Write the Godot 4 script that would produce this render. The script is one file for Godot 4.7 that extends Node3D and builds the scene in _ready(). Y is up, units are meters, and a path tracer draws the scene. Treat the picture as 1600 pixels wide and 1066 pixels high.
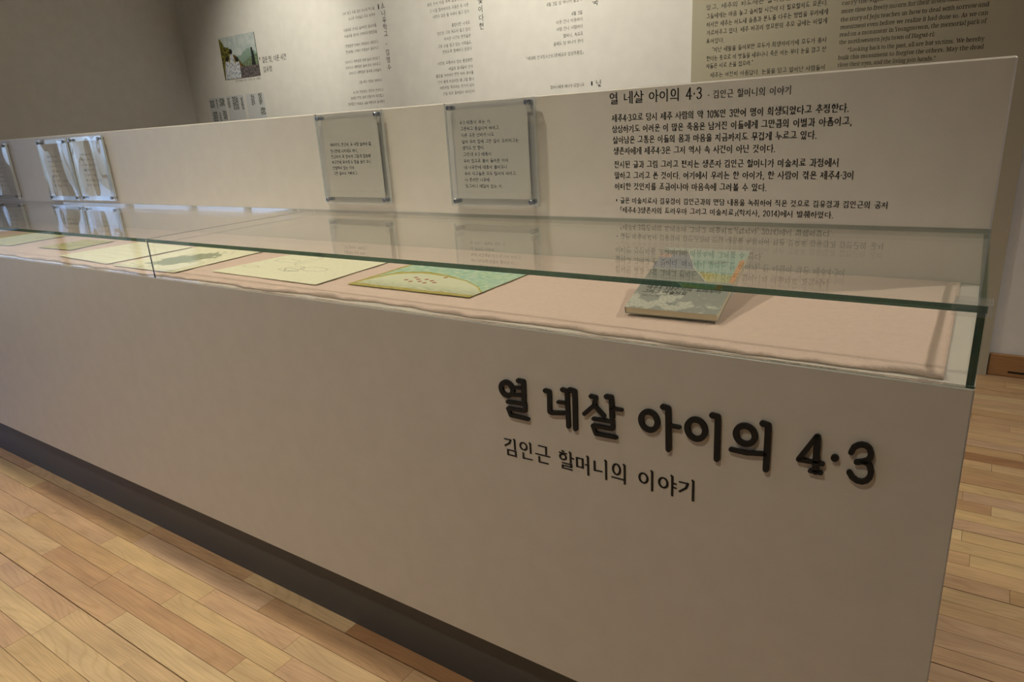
extends Node3D
# A museum room: a long white display counter with a glass cover, an upright text panel behind it, a text board and lettering on the back wall.
# World: floor y = 0, the counter's front face z = 0, its right end x = 0.

const TOP := 0.8203        # top of the counter
const KICK := 0.1535       # underside of the counter's body
const DEEP := 0.5184       # front face to upright panel
const GLASS := 0.0958      # height of the glass cover
const PANEL_TOP := 1.184
const CASE_LEFT := -4.8
const WALL_Z := -2.469
const WALL_X := -5.2336
const RIGHT_X := 3.2
const FRONT_Z := 3.4
const CEIL := 2.9
const BOARD_Z := -2.443

var M := {}
var used := {}
var rng := RandomNumberGenerator.new()

func _ready():
	rng.seed = 4343
	var cam := Camera3D.new()
	cam.name = "camera"
	cam.position = Vector3(-0.0218, 0.3141 + TOP, 0.8605)
	cam.rotation = Vector3(-0.3123, 0.6076, -0.0616)
	cam.fov = rad_to_deg(2.0 * atan(533.0 / 1066.57))
	cam.near = 0.02
	cam.far = 200.0
	add_child(cam)
	cam.current = true
	var env := Environment.new()
	var sky := Sky.new()
	var sm := ProceduralSkyMaterial.new()
	sm.sky_top_color = Color(0.42, 0.60, 0.92)
	sm.sky_horizon_color = Color(0.72, 0.83, 0.97)
	sm.ground_horizon_color = Color(0.62, 0.70, 0.78)
	sm.ground_bottom_color = Color(0.42, 0.46, 0.50)
	sm.sky_energy_multiplier = 1.0
	sm.ground_energy_multiplier = 1.0
	sky.sky_material = sm
	env.background_mode = Environment.BG_SKY
	env.background_energy_multiplier = 4.6
	env.sky = sky
	env.tonemap_mode = Environment.TONE_MAPPER_LINEAR
	env.tonemap_exposure = 0.66
	env.sdfgi_enabled = true
	env.ssao_enabled = true
	env.ssil_enabled = true
	var we := WorldEnvironment.new()
	we.name = "environment"
	we.environment = env
	add_child(we)
	materials()
	room()
	lamps()
	floor_planks()
	counter()
	glass_covers()
	cloth()
	papers()
	book()
	signs()
	text_board()
	wall_items()

# ---------------------------------------------------------------- helpers
func numbered(called: String) -> String:
	var n: int = used.get(called, 0)
	used[called] = n + 1
	return called if n == 0 else "%s_%03d" % [called, n]

func new_st() -> SurfaceTool:
	var st := SurfaceTool.new()
	st.begin(Mesh.PRIMITIVE_TRIANGLES)
	return st

func obj(called: String, st: SurfaceTool, m: Material, parent: Node = self) -> MeshInstance3D:
	var o := MeshInstance3D.new()
	o.name = numbered(called) if parent == self else called
	var mesh := st.commit()
	mesh.surface_set_material(0, m)
	o.mesh = mesh
	o.cast_shadow = GeometryInstance3D.SHADOW_CASTING_SETTING_ON
	parent.add_child(o, true)
	return o

func thing(called: String, label: String, category: String, at := Vector3.ZERO, group := "") -> Node3D:
	var o := Node3D.new()
	o.name = numbered(called)
	add_child(o)
	o.position = at
	tag(o, label, category, group)
	return o

func tag(o: Node, label: String, category: String, group := ""):
	o.set_meta("label", label)
	o.set_meta("category", category)
	if group != "":
		o.set_meta("group", group)

func struct(called: String, st: SurfaceTool, m: Material, label := "", category := "") -> MeshInstance3D:
	var o := obj(called, st, m)
	o.set_meta("kind", "structure")
	if label != "":
		tag(o, label, category)
	return o

func tri(st: SurfaceTool, a: Vector3, b: Vector3, c: Vector3, n: Vector3, ua := Vector2.ZERO, ub := Vector2.ZERO, uc := Vector2.ZERO):
	st.set_normal(n); st.set_uv(ua); st.add_vertex(a)
	if (c - a).cross(b - a).dot(n) < 0.0:
		st.set_normal(n); st.set_uv(uc); st.add_vertex(c)
		st.set_normal(n); st.set_uv(ub); st.add_vertex(b)
	else:
		st.set_normal(n); st.set_uv(ub); st.add_vertex(b)
		st.set_normal(n); st.set_uv(uc); st.add_vertex(c)

# a, b, c, d run clockwise seen from the front; uv: a (0,0) b (1,0) c (1,1) d (0,1)
func quad(st: SurfaceTool, a: Vector3, b: Vector3, c: Vector3, d: Vector3, u0 := Vector2.ZERO, u1 := Vector2.ONE):
	var n := (c - a).cross(b - a).normalized()
	tri(st, a, b, c, n, u0, Vector2(u1.x, u0.y), u1)
	tri(st, a, c, d, n, u0, u1, Vector2(u0.x, u1.y))

func box(st: SurfaceTool, lo: Vector3, hi: Vector3, skip := ""):
	var p := func(i: int) -> Vector3: return Vector3(hi.x if i & 1 else lo.x, hi.y if i & 2 else lo.y, hi.z if i & 4 else lo.z)
	if not "f" in skip: quad(st, p.call(6), p.call(7), p.call(5), p.call(4))
	if not "b" in skip: quad(st, p.call(3), p.call(2), p.call(0), p.call(1))
	if not "r" in skip: quad(st, p.call(7), p.call(3), p.call(1), p.call(5))
	if not "l" in skip: quad(st, p.call(2), p.call(6), p.call(4), p.call(0))
	if not "t" in skip: quad(st, p.call(2), p.call(3), p.call(7), p.call(6))
	if not "d" in skip: quad(st, p.call(4), p.call(5), p.call(1), p.call(0))

# a box whose edges are cut by c
func bevel_box(st: SurfaceTool, lo: Vector3, hi: Vector3, c: float):
	var mid := (lo + hi) / 2.0
	var h := (hi - lo) / 2.0
	var corner := func(s: Vector3, k: int) -> Vector3:
		var v := Vector3(s.x * (h.x - c), s.y * (h.y - c), s.z * (h.z - c))
		v[k] = s[k] * h[k]
		return mid + v
	var face := func(pts: Array):
		var n: Vector3 = (pts[2] - pts[0]).cross(pts[1] - pts[0])
		var ctr := Vector3.ZERO
		for q in pts: ctr += q / pts.size()
		if n.dot(ctr - mid) < 0.0: pts.reverse()
		n = (pts[2] - pts[0]).cross(pts[1] - pts[0]).normalized()
		for i in range(1, pts.size() - 1):
			tri(st, pts[0], pts[i], pts[i + 1], n)
	for k in 3:
		var a := (k + 1) % 3
		var b := (k + 2) % 3
		for s in [-1.0, 1.0]:
			var f := []
			for e in [[-1.0, -1.0], [1.0, -1.0], [1.0, 1.0], [-1.0, 1.0]]:
				var v := Vector3.ZERO
				v[k] = s; v[a] = e[0]; v[b] = e[1]
				f.append(corner.call(v, k))
			face.call(f)
		for sa in [-1.0, 1.0]:
			for sb in [-1.0, 1.0]:
				var v0 := Vector3.ZERO
				v0[k] = -1.0; v0[a] = sa; v0[b] = sb
				var v1 := v0
				v1[k] = 1.0
				face.call([corner.call(v0, a), corner.call(v1, a), corner.call(v1, b), corner.call(v0, b)])
	for sx in [-1.0, 1.0]:
		for sy in [-1.0, 1.0]:
			for sz in [-1.0, 1.0]:
				var v := Vector3(sx, sy, sz)
				face.call([corner.call(v, 0), corner.call(v, 1), corner.call(v, 2)])

# a turned shape round the axis from a along dir; prof: [distance along, radius]
func lathe(st: SurfaceTool, a: Vector3, dir: Vector3, prof: Array, n := 20):
	var w := dir.normalized()
	var u := w.cross(Vector3.UP if absf(w.y) < 0.9 else Vector3.RIGHT).normalized()
	var v := w.cross(u)
	for i in prof.size() - 1:
		for k in n:
			var t0 := TAU * k / n
			var t1 := TAU * (k + 1) / n
			var d0 := u * cos(t0) + v * sin(t0)
			var d1 := u * cos(t1) + v * sin(t1)
			var p0: Vector3 = a + w * prof[i][0] + d0 * prof[i][1]
			var p1: Vector3 = a + w * prof[i][0] + d1 * prof[i][1]
			var p2: Vector3 = a + w * prof[i + 1][0] + d1 * prof[i + 1][1]
			var p3: Vector3 = a + w * prof[i + 1][0] + d0 * prof[i + 1][1]
			var nn := (p2 - p0).cross(p1 - p0) + (p3 - p0).cross(p2 - p0)
			if nn.length() < 1e-14: continue
			nn = nn.normalized()
			if nn.dot((d0 + d1) * 1e-3 + w * (prof[i][1] - prof[i + 1][1])) < 0.0: nn = -nn
			tri(st, p0, p1, p2, nn)
			tri(st, p0, p2, p3, nn)

func mat(c: Color, rough := 0.8, metal := 0.0) -> StandardMaterial3D:
	var m := StandardMaterial3D.new()
	m.albedo_color = c
	m.roughness = rough
	m.metallic = metal
	return m

func relief(m: StandardMaterial3D, freq: float, strength: float, scale: float, sd := 1):
	var nt := NoiseTexture2D.new()
	var fn := FastNoiseLite.new()
	fn.seed = sd
	fn.frequency = freq
	fn.fractal_octaves = 4
	nt.noise = fn
	nt.seamless = true
	nt.as_normal_map = true
	nt.bump_strength = 6.0
	nt.width = 256
	nt.height = 256
	m.normal_enabled = true
	m.normal_texture = nt
	m.normal_scale = strength
	m.uv1_triplanar = true
	m.uv1_world_triplanar = true
	m.uv1_scale = Vector3.ONE * scale

func mottled(m: StandardMaterial3D, lo: Color, hi: Color, freq: float, scale: float, sd := 1):
	var nt := NoiseTexture2D.new()
	var fn := FastNoiseLite.new()
	fn.seed = sd
	fn.frequency = freq
	fn.fractal_octaves = 5
	nt.noise = fn
	nt.seamless = true
	nt.width = 512
	nt.height = 512
	var g := Gradient.new()
	g.set_color(0, lo)
	g.set_color(1, hi)
	nt.color_ramp = g
	m.albedo_color = Color.WHITE
	m.albedo_texture = nt
	m.uv1_triplanar = true
	m.uv1_world_triplanar = true
	m.uv1_scale = Vector3.ONE * scale

func materials():
	M.wall = mat(Color(0.88, 0.87, 0.82), 0.9)
	mottled(M.wall, Color(0.86, 0.86, 0.845), Color(0.89, 0.89, 0.875), 0.01, 0.6, 3)
	relief(M.wall, 0.06, 0.02, 3.0, 11)
	M.wall.uv1_scale = Vector3.ONE * 1.6
	M.ceiling = mat(Color(0.82, 0.80, 0.75), 0.95)
	M.paint = mat(Color(0.80, 0.76, 0.71), 0.42)
	mottled(M.paint, Color(0.80, 0.775, 0.73), Color(0.82, 0.795, 0.75), 0.012, 0.6, 5)
	relief(M.paint, 0.09, 0.018, 3.0, 12)
	M.paint.uv1_scale = Vector3.ONE * 2.2
	M.board = mat(Color(0.70, 0.68, 0.60), 0.85)
	relief(M.board, 0.08, 0.02, 2.5, 13)
	M.kick = mat(Color(0.29, 0.29, 0.28), 0.5)
	M.ink = mat(Color(0.05, 0.048, 0.042), 0.6)
	M.ink_grey = mat(Color(0.25, 0.24, 0.22), 0.8)
	M.letter = mat(Color(0.042, 0.042, 0.037), 0.6)
	M.glass = mat(Color(0.70, 0.85, 0.76, 0.035), 0.0)
	M.glass.transparency = BaseMaterial3D.TRANSPARENCY_ALPHA
	M.acrylic = mat(Color(0.80, 0.88, 0.92, 0.03), 0.0)
	M.acrylic.transparency = BaseMaterial3D.TRANSPARENCY_ALPHA
	M.clip = mat(Color(0.80, 0.84, 0.85, 0.05), 0.0)
	M.clip.transparency = BaseMaterial3D.TRANSPARENCY_ALPHA
	# the narrow faces look lengthwise through deep green glass: real refracting glass, tinted as it is through its length
	M.glass_edge = mat(Color(0.19, 0.32, 0.26, 0.0), 0.0)   # alpha 0: wholly clear, it transmits and refracts
	M.glass_edge.refraction_enabled = true
	M.glass_edge.refraction_scale = 0.05
	M.rubber = mat(Color(0.08, 0.08, 0.08), 0.7)
	M.acrylic_edge = mat(Color(0.88, 0.92, 0.93), 0.15)
	M.chrome = mat(Color(0.62, 0.64, 0.68), 0.22, 0.85)
	M.cloth = mat(Color(0.84, 0.73, 0.65), 0.95)
	mottled(M.cloth, Color(0.84, 0.745, 0.68), Color(0.865, 0.77, 0.705), 0.02, 1.0, 7)
	relief(M.cloth, 0.2, 0.25, 6.0, 14)
	M.cloth.uv1_scale = Vector3.ONE * 6.0
	M.base_wood = mat(Color(0.55, 0.37, 0.20), 0.5)
	mottled(M.base_wood, Color(0.58, 0.43, 0.27), Color(0.68, 0.51, 0.33), 0.03, 1.0, 9)
	M.base_wood.uv1_scale = Vector3(0.6, 8.0, 8.0)
	M.slot = mat(Color(0.04, 0.04, 0.045), 0.6)
	M.paper = mat(Color(0.86, 0.84, 0.78), 0.9)
	M.sign_paper = mat(Color(0.80, 0.78, 0.73), 0.9)
	M.frame = mat(Color(0.60, 0.62, 0.64), 0.4, 0.6)
	M.black_metal = mat(Color(0.08, 0.08, 0.08), 0.4)
	M.lens = mat(Color(1, 0.9, 0.75), 0.4)
	M.lens.emission_enabled = true
	M.lens.emission = Color(1.0, 0.86, 0.66)
	M.lens.emission_energy_multiplier = 4.0
	M.subfloor = mat(Color(0.10, 0.07, 0.045), 0.9)

# ---------------------------------------------------------------- the room
func room():
	var t := 0.14
	# openings: one in the left wall before the counter, one added in the right wall behind the upright panel to cool the left wall
	var wl := [0.30, 2.30, 0.12, 2.10]
	var wr := [-2.00, -0.85, 0.12, 2.10]  # added unseen opening, placed so its daylight reaches the left wall
	var st := new_st()
	box(st, Vector3(WALL_X - t, -0.1, WALL_Z - t), Vector3(RIGHT_X + t, CEIL + 0.1, WALL_Z))
	back_wall = struct("wall_back", st, M.wall, "white back wall with columns of small printed lines", "wall")
	for w in [[WALL_X - t, WALL_X, wl, "wall_left", "plain white side wall meeting the back wall"], [RIGHT_X, RIGHT_X + t, wr, "wall_right", "white wall beyond the counter's right end"]]:
		var o: Array = w[2]
		st = new_st()
		box(st, Vector3(w[0], -0.1, WALL_Z), Vector3(w[1], CEIL + 0.1, o[0]))
		box(st, Vector3(w[0], -0.1, o[1]), Vector3(w[1], CEIL + 0.1, FRONT_Z))
		box(st, Vector3(w[0], o[3], o[0]), Vector3(w[1], CEIL + 0.1, o[1]))
		box(st, Vector3(w[0], -0.1, o[0]), Vector3(w[1], o[2], o[1]))
		struct(w[3], st, M.wall, w[4], "wall")
	st = new_st()
	box(st, Vector3(WALL_X - t, -0.1, FRONT_Z), Vector3(RIGHT_X + t, CEIL + 0.1, FRONT_Z + t))
	struct("wall_front", st, M.wall, "white wall opposite the display counter", "wall")
	st = new_st()
	box(st, Vector3(WALL_X - t, CEIL, WALL_Z - t), Vector3(RIGHT_X + t, CEIL + 0.12, FRONT_Z + t))
	struct("ceiling", st, M.ceiling, "plain pale ceiling of the exhibition room", "ceiling")
	# baseboard along the back wall, with a rounded top edge
	st = new_st()
	bevel_box(st, Vector3(0.093, 0.0, WALL_Z), Vector3(RIGHT_X, 0.096, WALL_Z + 0.016), 0.004)
	var bb := struct("baseboard_back", st, M.base_wood, "brown wooden skirting board along the back wall", "baseboard")
	st = new_st()
	box(st, Vector3(0.163, 0.018, WALL_Z + 0.014), Vector3(0.34, 0.026, WALL_Z + 0.0165))
	obj("slot", st, M.slot, bb)
	st = new_st()
	bevel_box(st, Vector3(WALL_X, 0.0, WALL_Z), Vector3(-1.212, 0.096, WALL_Z + 0.016), 0.004)
	struct("baseboard_back_2", st, M.base_wood, "brown wooden skirting board left of the text board", "baseboard")
	window("window_1", "framed window in the side wall before the counter", WALL_X - 0.07, wl, 4)
	window("window_2", "added framed window giving the left wall cool light, in the wall beyond the counter's right end", RIGHT_X + 0.07, wr, 3)

var back_wall: MeshInstance3D

func window(called: String, label: String, wx: float, o: Array, cols: int):
	var st := new_st()
	var f := 0.045
	var at := func(s: float, y: float, d: float) -> Vector3:
		return Vector3(wx + d, y, s)
	var bar := func(s: SurfaceTool, s0: float, y0: float, s1: float, y1: float, d: float):
		var a: Vector3 = at.call(s0, y0, -d)
		var b: Vector3 = at.call(s1, y1, d)
		box(s, Vector3(minf(a.x, b.x), minf(a.y, b.y), minf(a.z, b.z)), Vector3(maxf(a.x, b.x), maxf(a.y, b.y), maxf(a.z, b.z)))
	bar.call(st, o[0], o[2], o[1], o[2] + f, 0.03)
	bar.call(st, o[0], o[3] - f, o[1], o[3], 0.03)
	bar.call(st, o[0], o[2], o[0] + f, o[3], 0.03)
	bar.call(st, o[1] - f, o[2], o[1], o[3], 0.03)
	var root := struct(called, st, M.frame, label, "window")
	var ys := [o[2] + f, 0.62, 1.36, o[3] - f]
	for c in range(1, cols):
		var s := lerpf(o[0], o[1], float(c) / cols)
		st = new_st()
		bar.call(st, s - 0.022, o[2] + f, s + 0.022, o[3] - f, 0.024)
		obj("mullion", st, M.frame, root)
	for y in [0.62, 1.36]:
		st = new_st()
		bar.call(st, o[0] + f, y - 0.02, o[1] - f, y + 0.02, 0.02)
		obj("glazing_bar", st, M.frame, root)
	for c in cols:
		for r in 3:
			st = new_st()
			var s0 := lerpf(o[0], o[1], float(c) / cols) + 0.02
			var s1 := lerpf(o[0], o[1], float(c + 1) / cols) - 0.02
			bar.call(st, s0, ys[r], s1, ys[r + 1], 0.003)
			obj("pane", st, M.glass, root)

func lamps():
	# two ceiling tracks carry the spotlights
	for z in [-1.15, -0.1, 1.0]:
		var st := new_st()
		bevel_box(st, Vector3(-4.6, CEIL - 0.035, z - 0.018), Vector3(1.6, CEIL, z + 0.018), 0.003)
		var o := obj("ceiling_track", st, M.black_metal)
		tag(o, "black lighting track on the ceiling " + {-1.15: "between counter and back wall", -0.1: "above the counter", 1.0: "above the open floor"}[z], "track")
	var warm := Color(1.0, 0.965, 0.885)
	for l in [
		[-3.5, -1.15, Vector3(-4.0, 1.6, WALL_Z), 4.0, "aimed at the back wall near the poster", 31.0],
		[-2.5, -1.15, Vector3(-2.5, 1.5, WALL_Z), 2.5, "aimed at the middle of the back wall", 50.0],
		[-1.6, -1.15, Vector3(-1.55, 1.5, WALL_Z), 3.1, "aimed at the wall beside the text board", 50.0],
		[0.9, -1.15, Vector3(0.5, 0.0, -0.7), 4.4, "aimed at the bare floor past the counter", 50.0],
		[-1.4, -0.1, Vector3(-1.3, 0.9, -0.26), 2.9, "aimed at the drawings in the glass case", 50.0],
		[-2.8, -0.1, Vector3(-2.7, 0.9, -0.26), 2.4, "aimed at the far end of the glass case", 50.0],
		[-2.4, 1.0, Vector3(-2.2, 0.0, 0.7), 3.0, "aimed at the floor before the counter", 50.0],
		[-0.7, 1.0, Vector3(-0.9, 0.0, 0.6), 2.2, "aimed at the floor below the raised title", 50.0],
	]:
		spot(Vector3(l[0], CEIL - 0.035, l[1]), l[2], l[3], warm, l[4], l[5])

func spot(at: Vector3, target: Vector3, energy: float, c: Color, how: String, wide: float):
	var r := thing("track_spotlight", "black track spotlight " + how, "spotlight", at, "track spotlights")
	var head := Vector3(0, -0.13, 0)
	var d := (target - at - head).normalized()
	var st := new_st()
	box(st, Vector3(-0.012, -0.13, -0.012), Vector3(0.012, 0, 0.012))
	obj("arm", st, M.black_metal, r)
	st = new_st()
	lathe(st, head - d * 0.07, d, [[0.0, 0.0], [0.0, 0.035], [0.02, 0.045], [0.14, 0.05], [0.14, 0.044], [0.10, 0.04]])
	obj("housing", st, M.black_metal, r)
	st = new_st()
	lathe(st, head + d * 0.045, d, [[0.0, 0.04], [0.006, 0.038], [0.008, 0.0]])
	obj("lens", st, M.lens, r)
	var l := SpotLight3D.new()
	l.name = "light"
	l.position = head + d * 0.075
	l.light_energy = energy
	l.light_color = c
	l.light_size = 0.04
	l.spot_angle = wide
	l.spot_angle_attenuation = 1.0
	l.spot_range = 20.0
	l.spot_attenuation = 2.0
	l.shadow_enabled = true
	r.add_child(l)
	l.look_at_from_position(at + head + d * 0.075, target, Vector3.UP if absf(d.y) < 0.99 else Vector3.RIGHT)

# ---------------------------------------------------------------- floor
func grain() -> ImageTexture:
	var w := 1024
	var h := 512
	var im := Image.create(w, h, false, Image.FORMAT_RGB8)
	var a := FastNoiseLite.new()
	a.seed = 21; a.frequency = 0.5; a.fractal_octaves = 3
	var b := FastNoiseLite.new()
	b.seed = 22; b.frequency = 0.5; b.fractal_octaves = 4
	var c := FastNoiseLite.new()
	c.seed = 23; c.frequency = 0.5; c.fractal_octaves = 2
	for y in h:
		for x in w:
			var u := float(x) / w * 2.0
			var v := float(y) / h * 0.456
			var fib := a.get_noise_2d(u * 9.0, v * 420.0)
			var field := c.get_noise_2d(u * 2.2, v * 14.0) * 7.0 + v * 110.0
			var ring := pow(absf(sin(field * 2.2)), 10.0)
			var blot := b.get_noise_2d(u * 8.0, v * 30.0)
			var k := 0.93 + fib * 0.06 + blot * 0.08 - ring * 0.04
			im.set_pixel(x, y, Color(clampf(k + 0.01, 0, 1), clampf(k * 0.985 - ring * 0.01, 0, 1), clampf(k * 0.96 - blot * 0.01 - ring * 0.03, 0, 1)))
	im.generate_mipmaps()
	return ImageTexture.create_from_image(im)

func floor_planks():
	var st := new_st()
	box(st, Vector3(WALL_X, -0.12, WALL_Z), Vector3(RIGHT_X, -0.012, FRONT_Z))
	var fl := struct("floor", st, M.subfloor, "pale maple strip floor", "floor")
	var tex := grain()
	var tones := [Color(0.82, 0.70, 0.54), Color(0.83, 0.72, 0.56), Color(0.80, 0.67, 0.52), Color(0.86, 0.76, 0.59), Color(0.79, 0.66, 0.49), Color(0.82, 0.69, 0.55), Color(0.77, 0.63, 0.48), Color(0.84, 0.73, 0.55), Color(0.80, 0.68, 0.56), Color(0.66, 0.50, 0.35)]
	var mats := []
	for c in tones:
		var m := mat(c, 0.42)
		m.albedo_texture = tex
		mats.append(m)
	var wide := 0.057
	var group := 0.285
	var rest := []
	for i in tones.size(): rest.append(new_st())
	var n := 0
	var row := -60
	while row < 90:
		var z0 := 0.0128 + floorf(row / 5.0) * group + posmod(row, 5) * wide
		var z1 := z0 + wide
		var edge0 := 0.0013 if posmod(row, 5) == 0 else 0.0006
		var edge1 := 0.0013 if posmod(row, 5) == 4 else 0.0006
		row += 1
		if z1 < WALL_Z + 0.01 or z0 > FRONT_Z - 0.01: continue
		z0 = maxf(z0, WALL_Z)
		z1 = minf(z1, FRONT_Z)
		var x := WALL_X - rng.randf() * 0.5
		while x < RIGHT_X:
			var long := rng.randf_range(0.16, 0.62)
			var x0 := maxf(x, WALL_X)
			var x1 := minf(x + long, RIGHT_X)
			x += long
			if x1 - x0 < 0.02: continue
			var k := rng.randi_range(0, 8)
			if rng.randf() < 0.03: k = 9
			var seen := (z0 > -0.06 and z1 < 0.75 and x1 > -3.1 and x0 < -0.75 and z0 < 0.16 + (-x0 - 0.7) * 0.36) or (x1 > -0.16 and x0 < 0.62 and z1 < 0.0 and z0 > WALL_Z - 0.01 and x0 < 0.25 - z0 * 0.15)
			var s: SurfaceTool = new_st() if seen and n < 300 else rest[k]
			var lo := Vector3(x0 + 0.0004, -0.012, z0 + edge0)
			var hi := Vector3(x1 - 0.0004, rng.randf_range(-0.0002, 0.0), z1 - edge1)
			var uo := Vector2(rng.randf() * 3.0, rng.randf() * 2.0)
			quad(s, Vector3(lo.x, hi.y, lo.z), Vector3(hi.x, hi.y, lo.z), hi, Vector3(lo.x, hi.y, hi.z), uo, uo + Vector2((hi.x - lo.x) / 2.0, (hi.z - lo.z) / 0.456))
			box(s, lo, hi, "td")
			if seen and n < 300:
				n += 1
				obj("plank", s, mats[k], fl)
	for k in tones.size():
		var o := obj("far_planks", rest[k], mats[k], fl)
		o.set_meta("kind", "stuff")
	print("planks ", n)

# ---------------------------------------------------------------- lettering
const INITIALS := "ㄱㄲㄴㄷㄸㄹㅁㅂㅃㅅㅆㅇㅈㅉㅊㅋㅌㅍㅎ"
const FINALS := ["", "ㄱ", "ㄲ", "ㄱㅅ", "ㄴ", "ㄴㅈ", "ㄴㅎ", "ㄷ", "ㄹ", "ㄹㄱ", "ㄹㅁ", "ㄹㅂ", "ㄹㅅ", "ㄹㅌ", "ㄹㅍ", "ㄹㅎ", "ㅁ", "ㅂ", "ㅂㅅ", "ㅅ", "ㅆ", "ㅇ", "ㅈ", "ㅊ", "ㅋ", "ㅌ", "ㅍ", "ㅎ"]

func ring_pts(cx: float, cy: float, rx: float, ry: float) -> Array:
	var p := []
	for i in 17:
		p.append(Vector2(cx + rx * cos(TAU * i / 16.0 + 1.57), cy + ry * sin(TAU * i / 16.0 + 1.57)))
	return p

func consonant(j: String, slant: bool) -> Array:
	match j:
		"ㄱ": return [[Vector2(0.02, 0.92), Vector2(0.92, 0.92), Vector2(0.72, 0.48), Vector2(0.05, 0.02)]] if slant else [[Vector2(0.02, 0.92), Vector2(0.93, 0.92), Vector2(0.90, 0.02)]]
		"ㄴ": return [[Vector2(0.08, 0.98), Vector2(0.08, 0.10), Vector2(0.98, 0.14)]]
		"ㄷ": return [[Vector2(0.95, 0.93), Vector2(0.08, 0.93), Vector2(0.08, 0.08), Vector2(1.0, 0.10)]]
		"ㄹ": return [[Vector2(0.05, 0.96), Vector2(0.92, 0.96), Vector2(0.92, 0.54), Vector2(0.07, 0.52), Vector2(0.07, 0.06), Vector2(1.0, 0.08)]]
		"ㅁ": return [[Vector2(0.08, 0.94), Vector2(0.92, 0.94), Vector2(0.92, 0.06), Vector2(0.08, 0.06), Vector2(0.08, 0.94)]]
		"ㅂ": return [[Vector2(0.08, 1.0), Vector2(0.08, 0.06), Vector2(0.92, 0.06)], [Vector2(0.92, 1.0), Vector2(0.92, 0.06)], [Vector2(0.08, 0.55), Vector2(0.92, 0.55)]]
		"ㅅ": return [[Vector2(0.46, 1.0), Vector2(0.42, 0.62), Vector2(0.0, 0.0)], [Vector2(0.44, 0.60), Vector2(1.0, 0.02)]]
		"ㅇ": return [ring_pts(0.5, 0.48, 0.46, 0.46)]
		"ㅈ": return [[Vector2(0.04, 0.94), Vector2(0.94, 0.94), Vector2(0.50, 0.55), Vector2(0.0, 0.02)], [Vector2(0.48, 0.56), Vector2(1.0, 0.02)]]
		"ㅊ": return [[Vector2(0.40, 1.06), Vector2(0.60, 1.0)], [Vector2(0.04, 0.80), Vector2(0.94, 0.80), Vector2(0.50, 0.48), Vector2(0.0, 0.0)], [Vector2(0.48, 0.48), Vector2(1.0, 0.0)]]
		"ㅋ": return [[Vector2(0.02, 0.92), Vector2(0.92, 0.92), Vector2(0.72, 0.45), Vector2(0.10, 0.02)] if slant else [Vector2(0.02, 0.92), Vector2(0.93, 0.92), Vector2(0.90, 0.02)], [Vector2(0.04, 0.52), Vector2(0.84, 0.55)]]
		"ㅌ": return [[Vector2(0.95, 0.96), Vector2(0.08, 0.96), Vector2(0.08, 0.05), Vector2(1.0, 0.07)], [Vector2(0.08, 0.50), Vector2(0.90, 0.50)]]
		"ㅍ": return [[Vector2(0.03, 0.92), Vector2(0.97, 0.92)], [Vector2(0.0, 0.08), Vector2(1.0, 0.10)], [Vector2(0.32, 0.92), Vector2(0.36, 0.10)], [Vector2(0.68, 0.92), Vector2(0.64, 0.10)]]
		"ㅎ": return [[Vector2(0.38, 1.08), Vector2(0.62, 1.03)], [Vector2(0.02, 0.80), Vector2(0.98, 0.80)], ring_pts(0.5, 0.32, 0.40, 0.34)]
	return []

func put_jamo(out: Array, js: String, r: Rect2, slant: bool):
	var twin := {"ㄲ": "ㄱㄱ", "ㄸ": "ㄷㄷ", "ㅃ": "ㅂㅂ", "ㅆ": "ㅅㅅ", "ㅉ": "ㅈㅈ"}
	if twin.has(js): js = twin[js]
	var n := js.length()
	for i in n:
		var w := r.size.x / n
		var q := Rect2(r.position.x + w * i, r.position.y, w * (0.90 if n > 1 else 1.0), r.size.y)
		for s in consonant(js[i], slant):
			var p := []
			for v in s: p.append(q.position + v * q.size)
			out.append(p)

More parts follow.
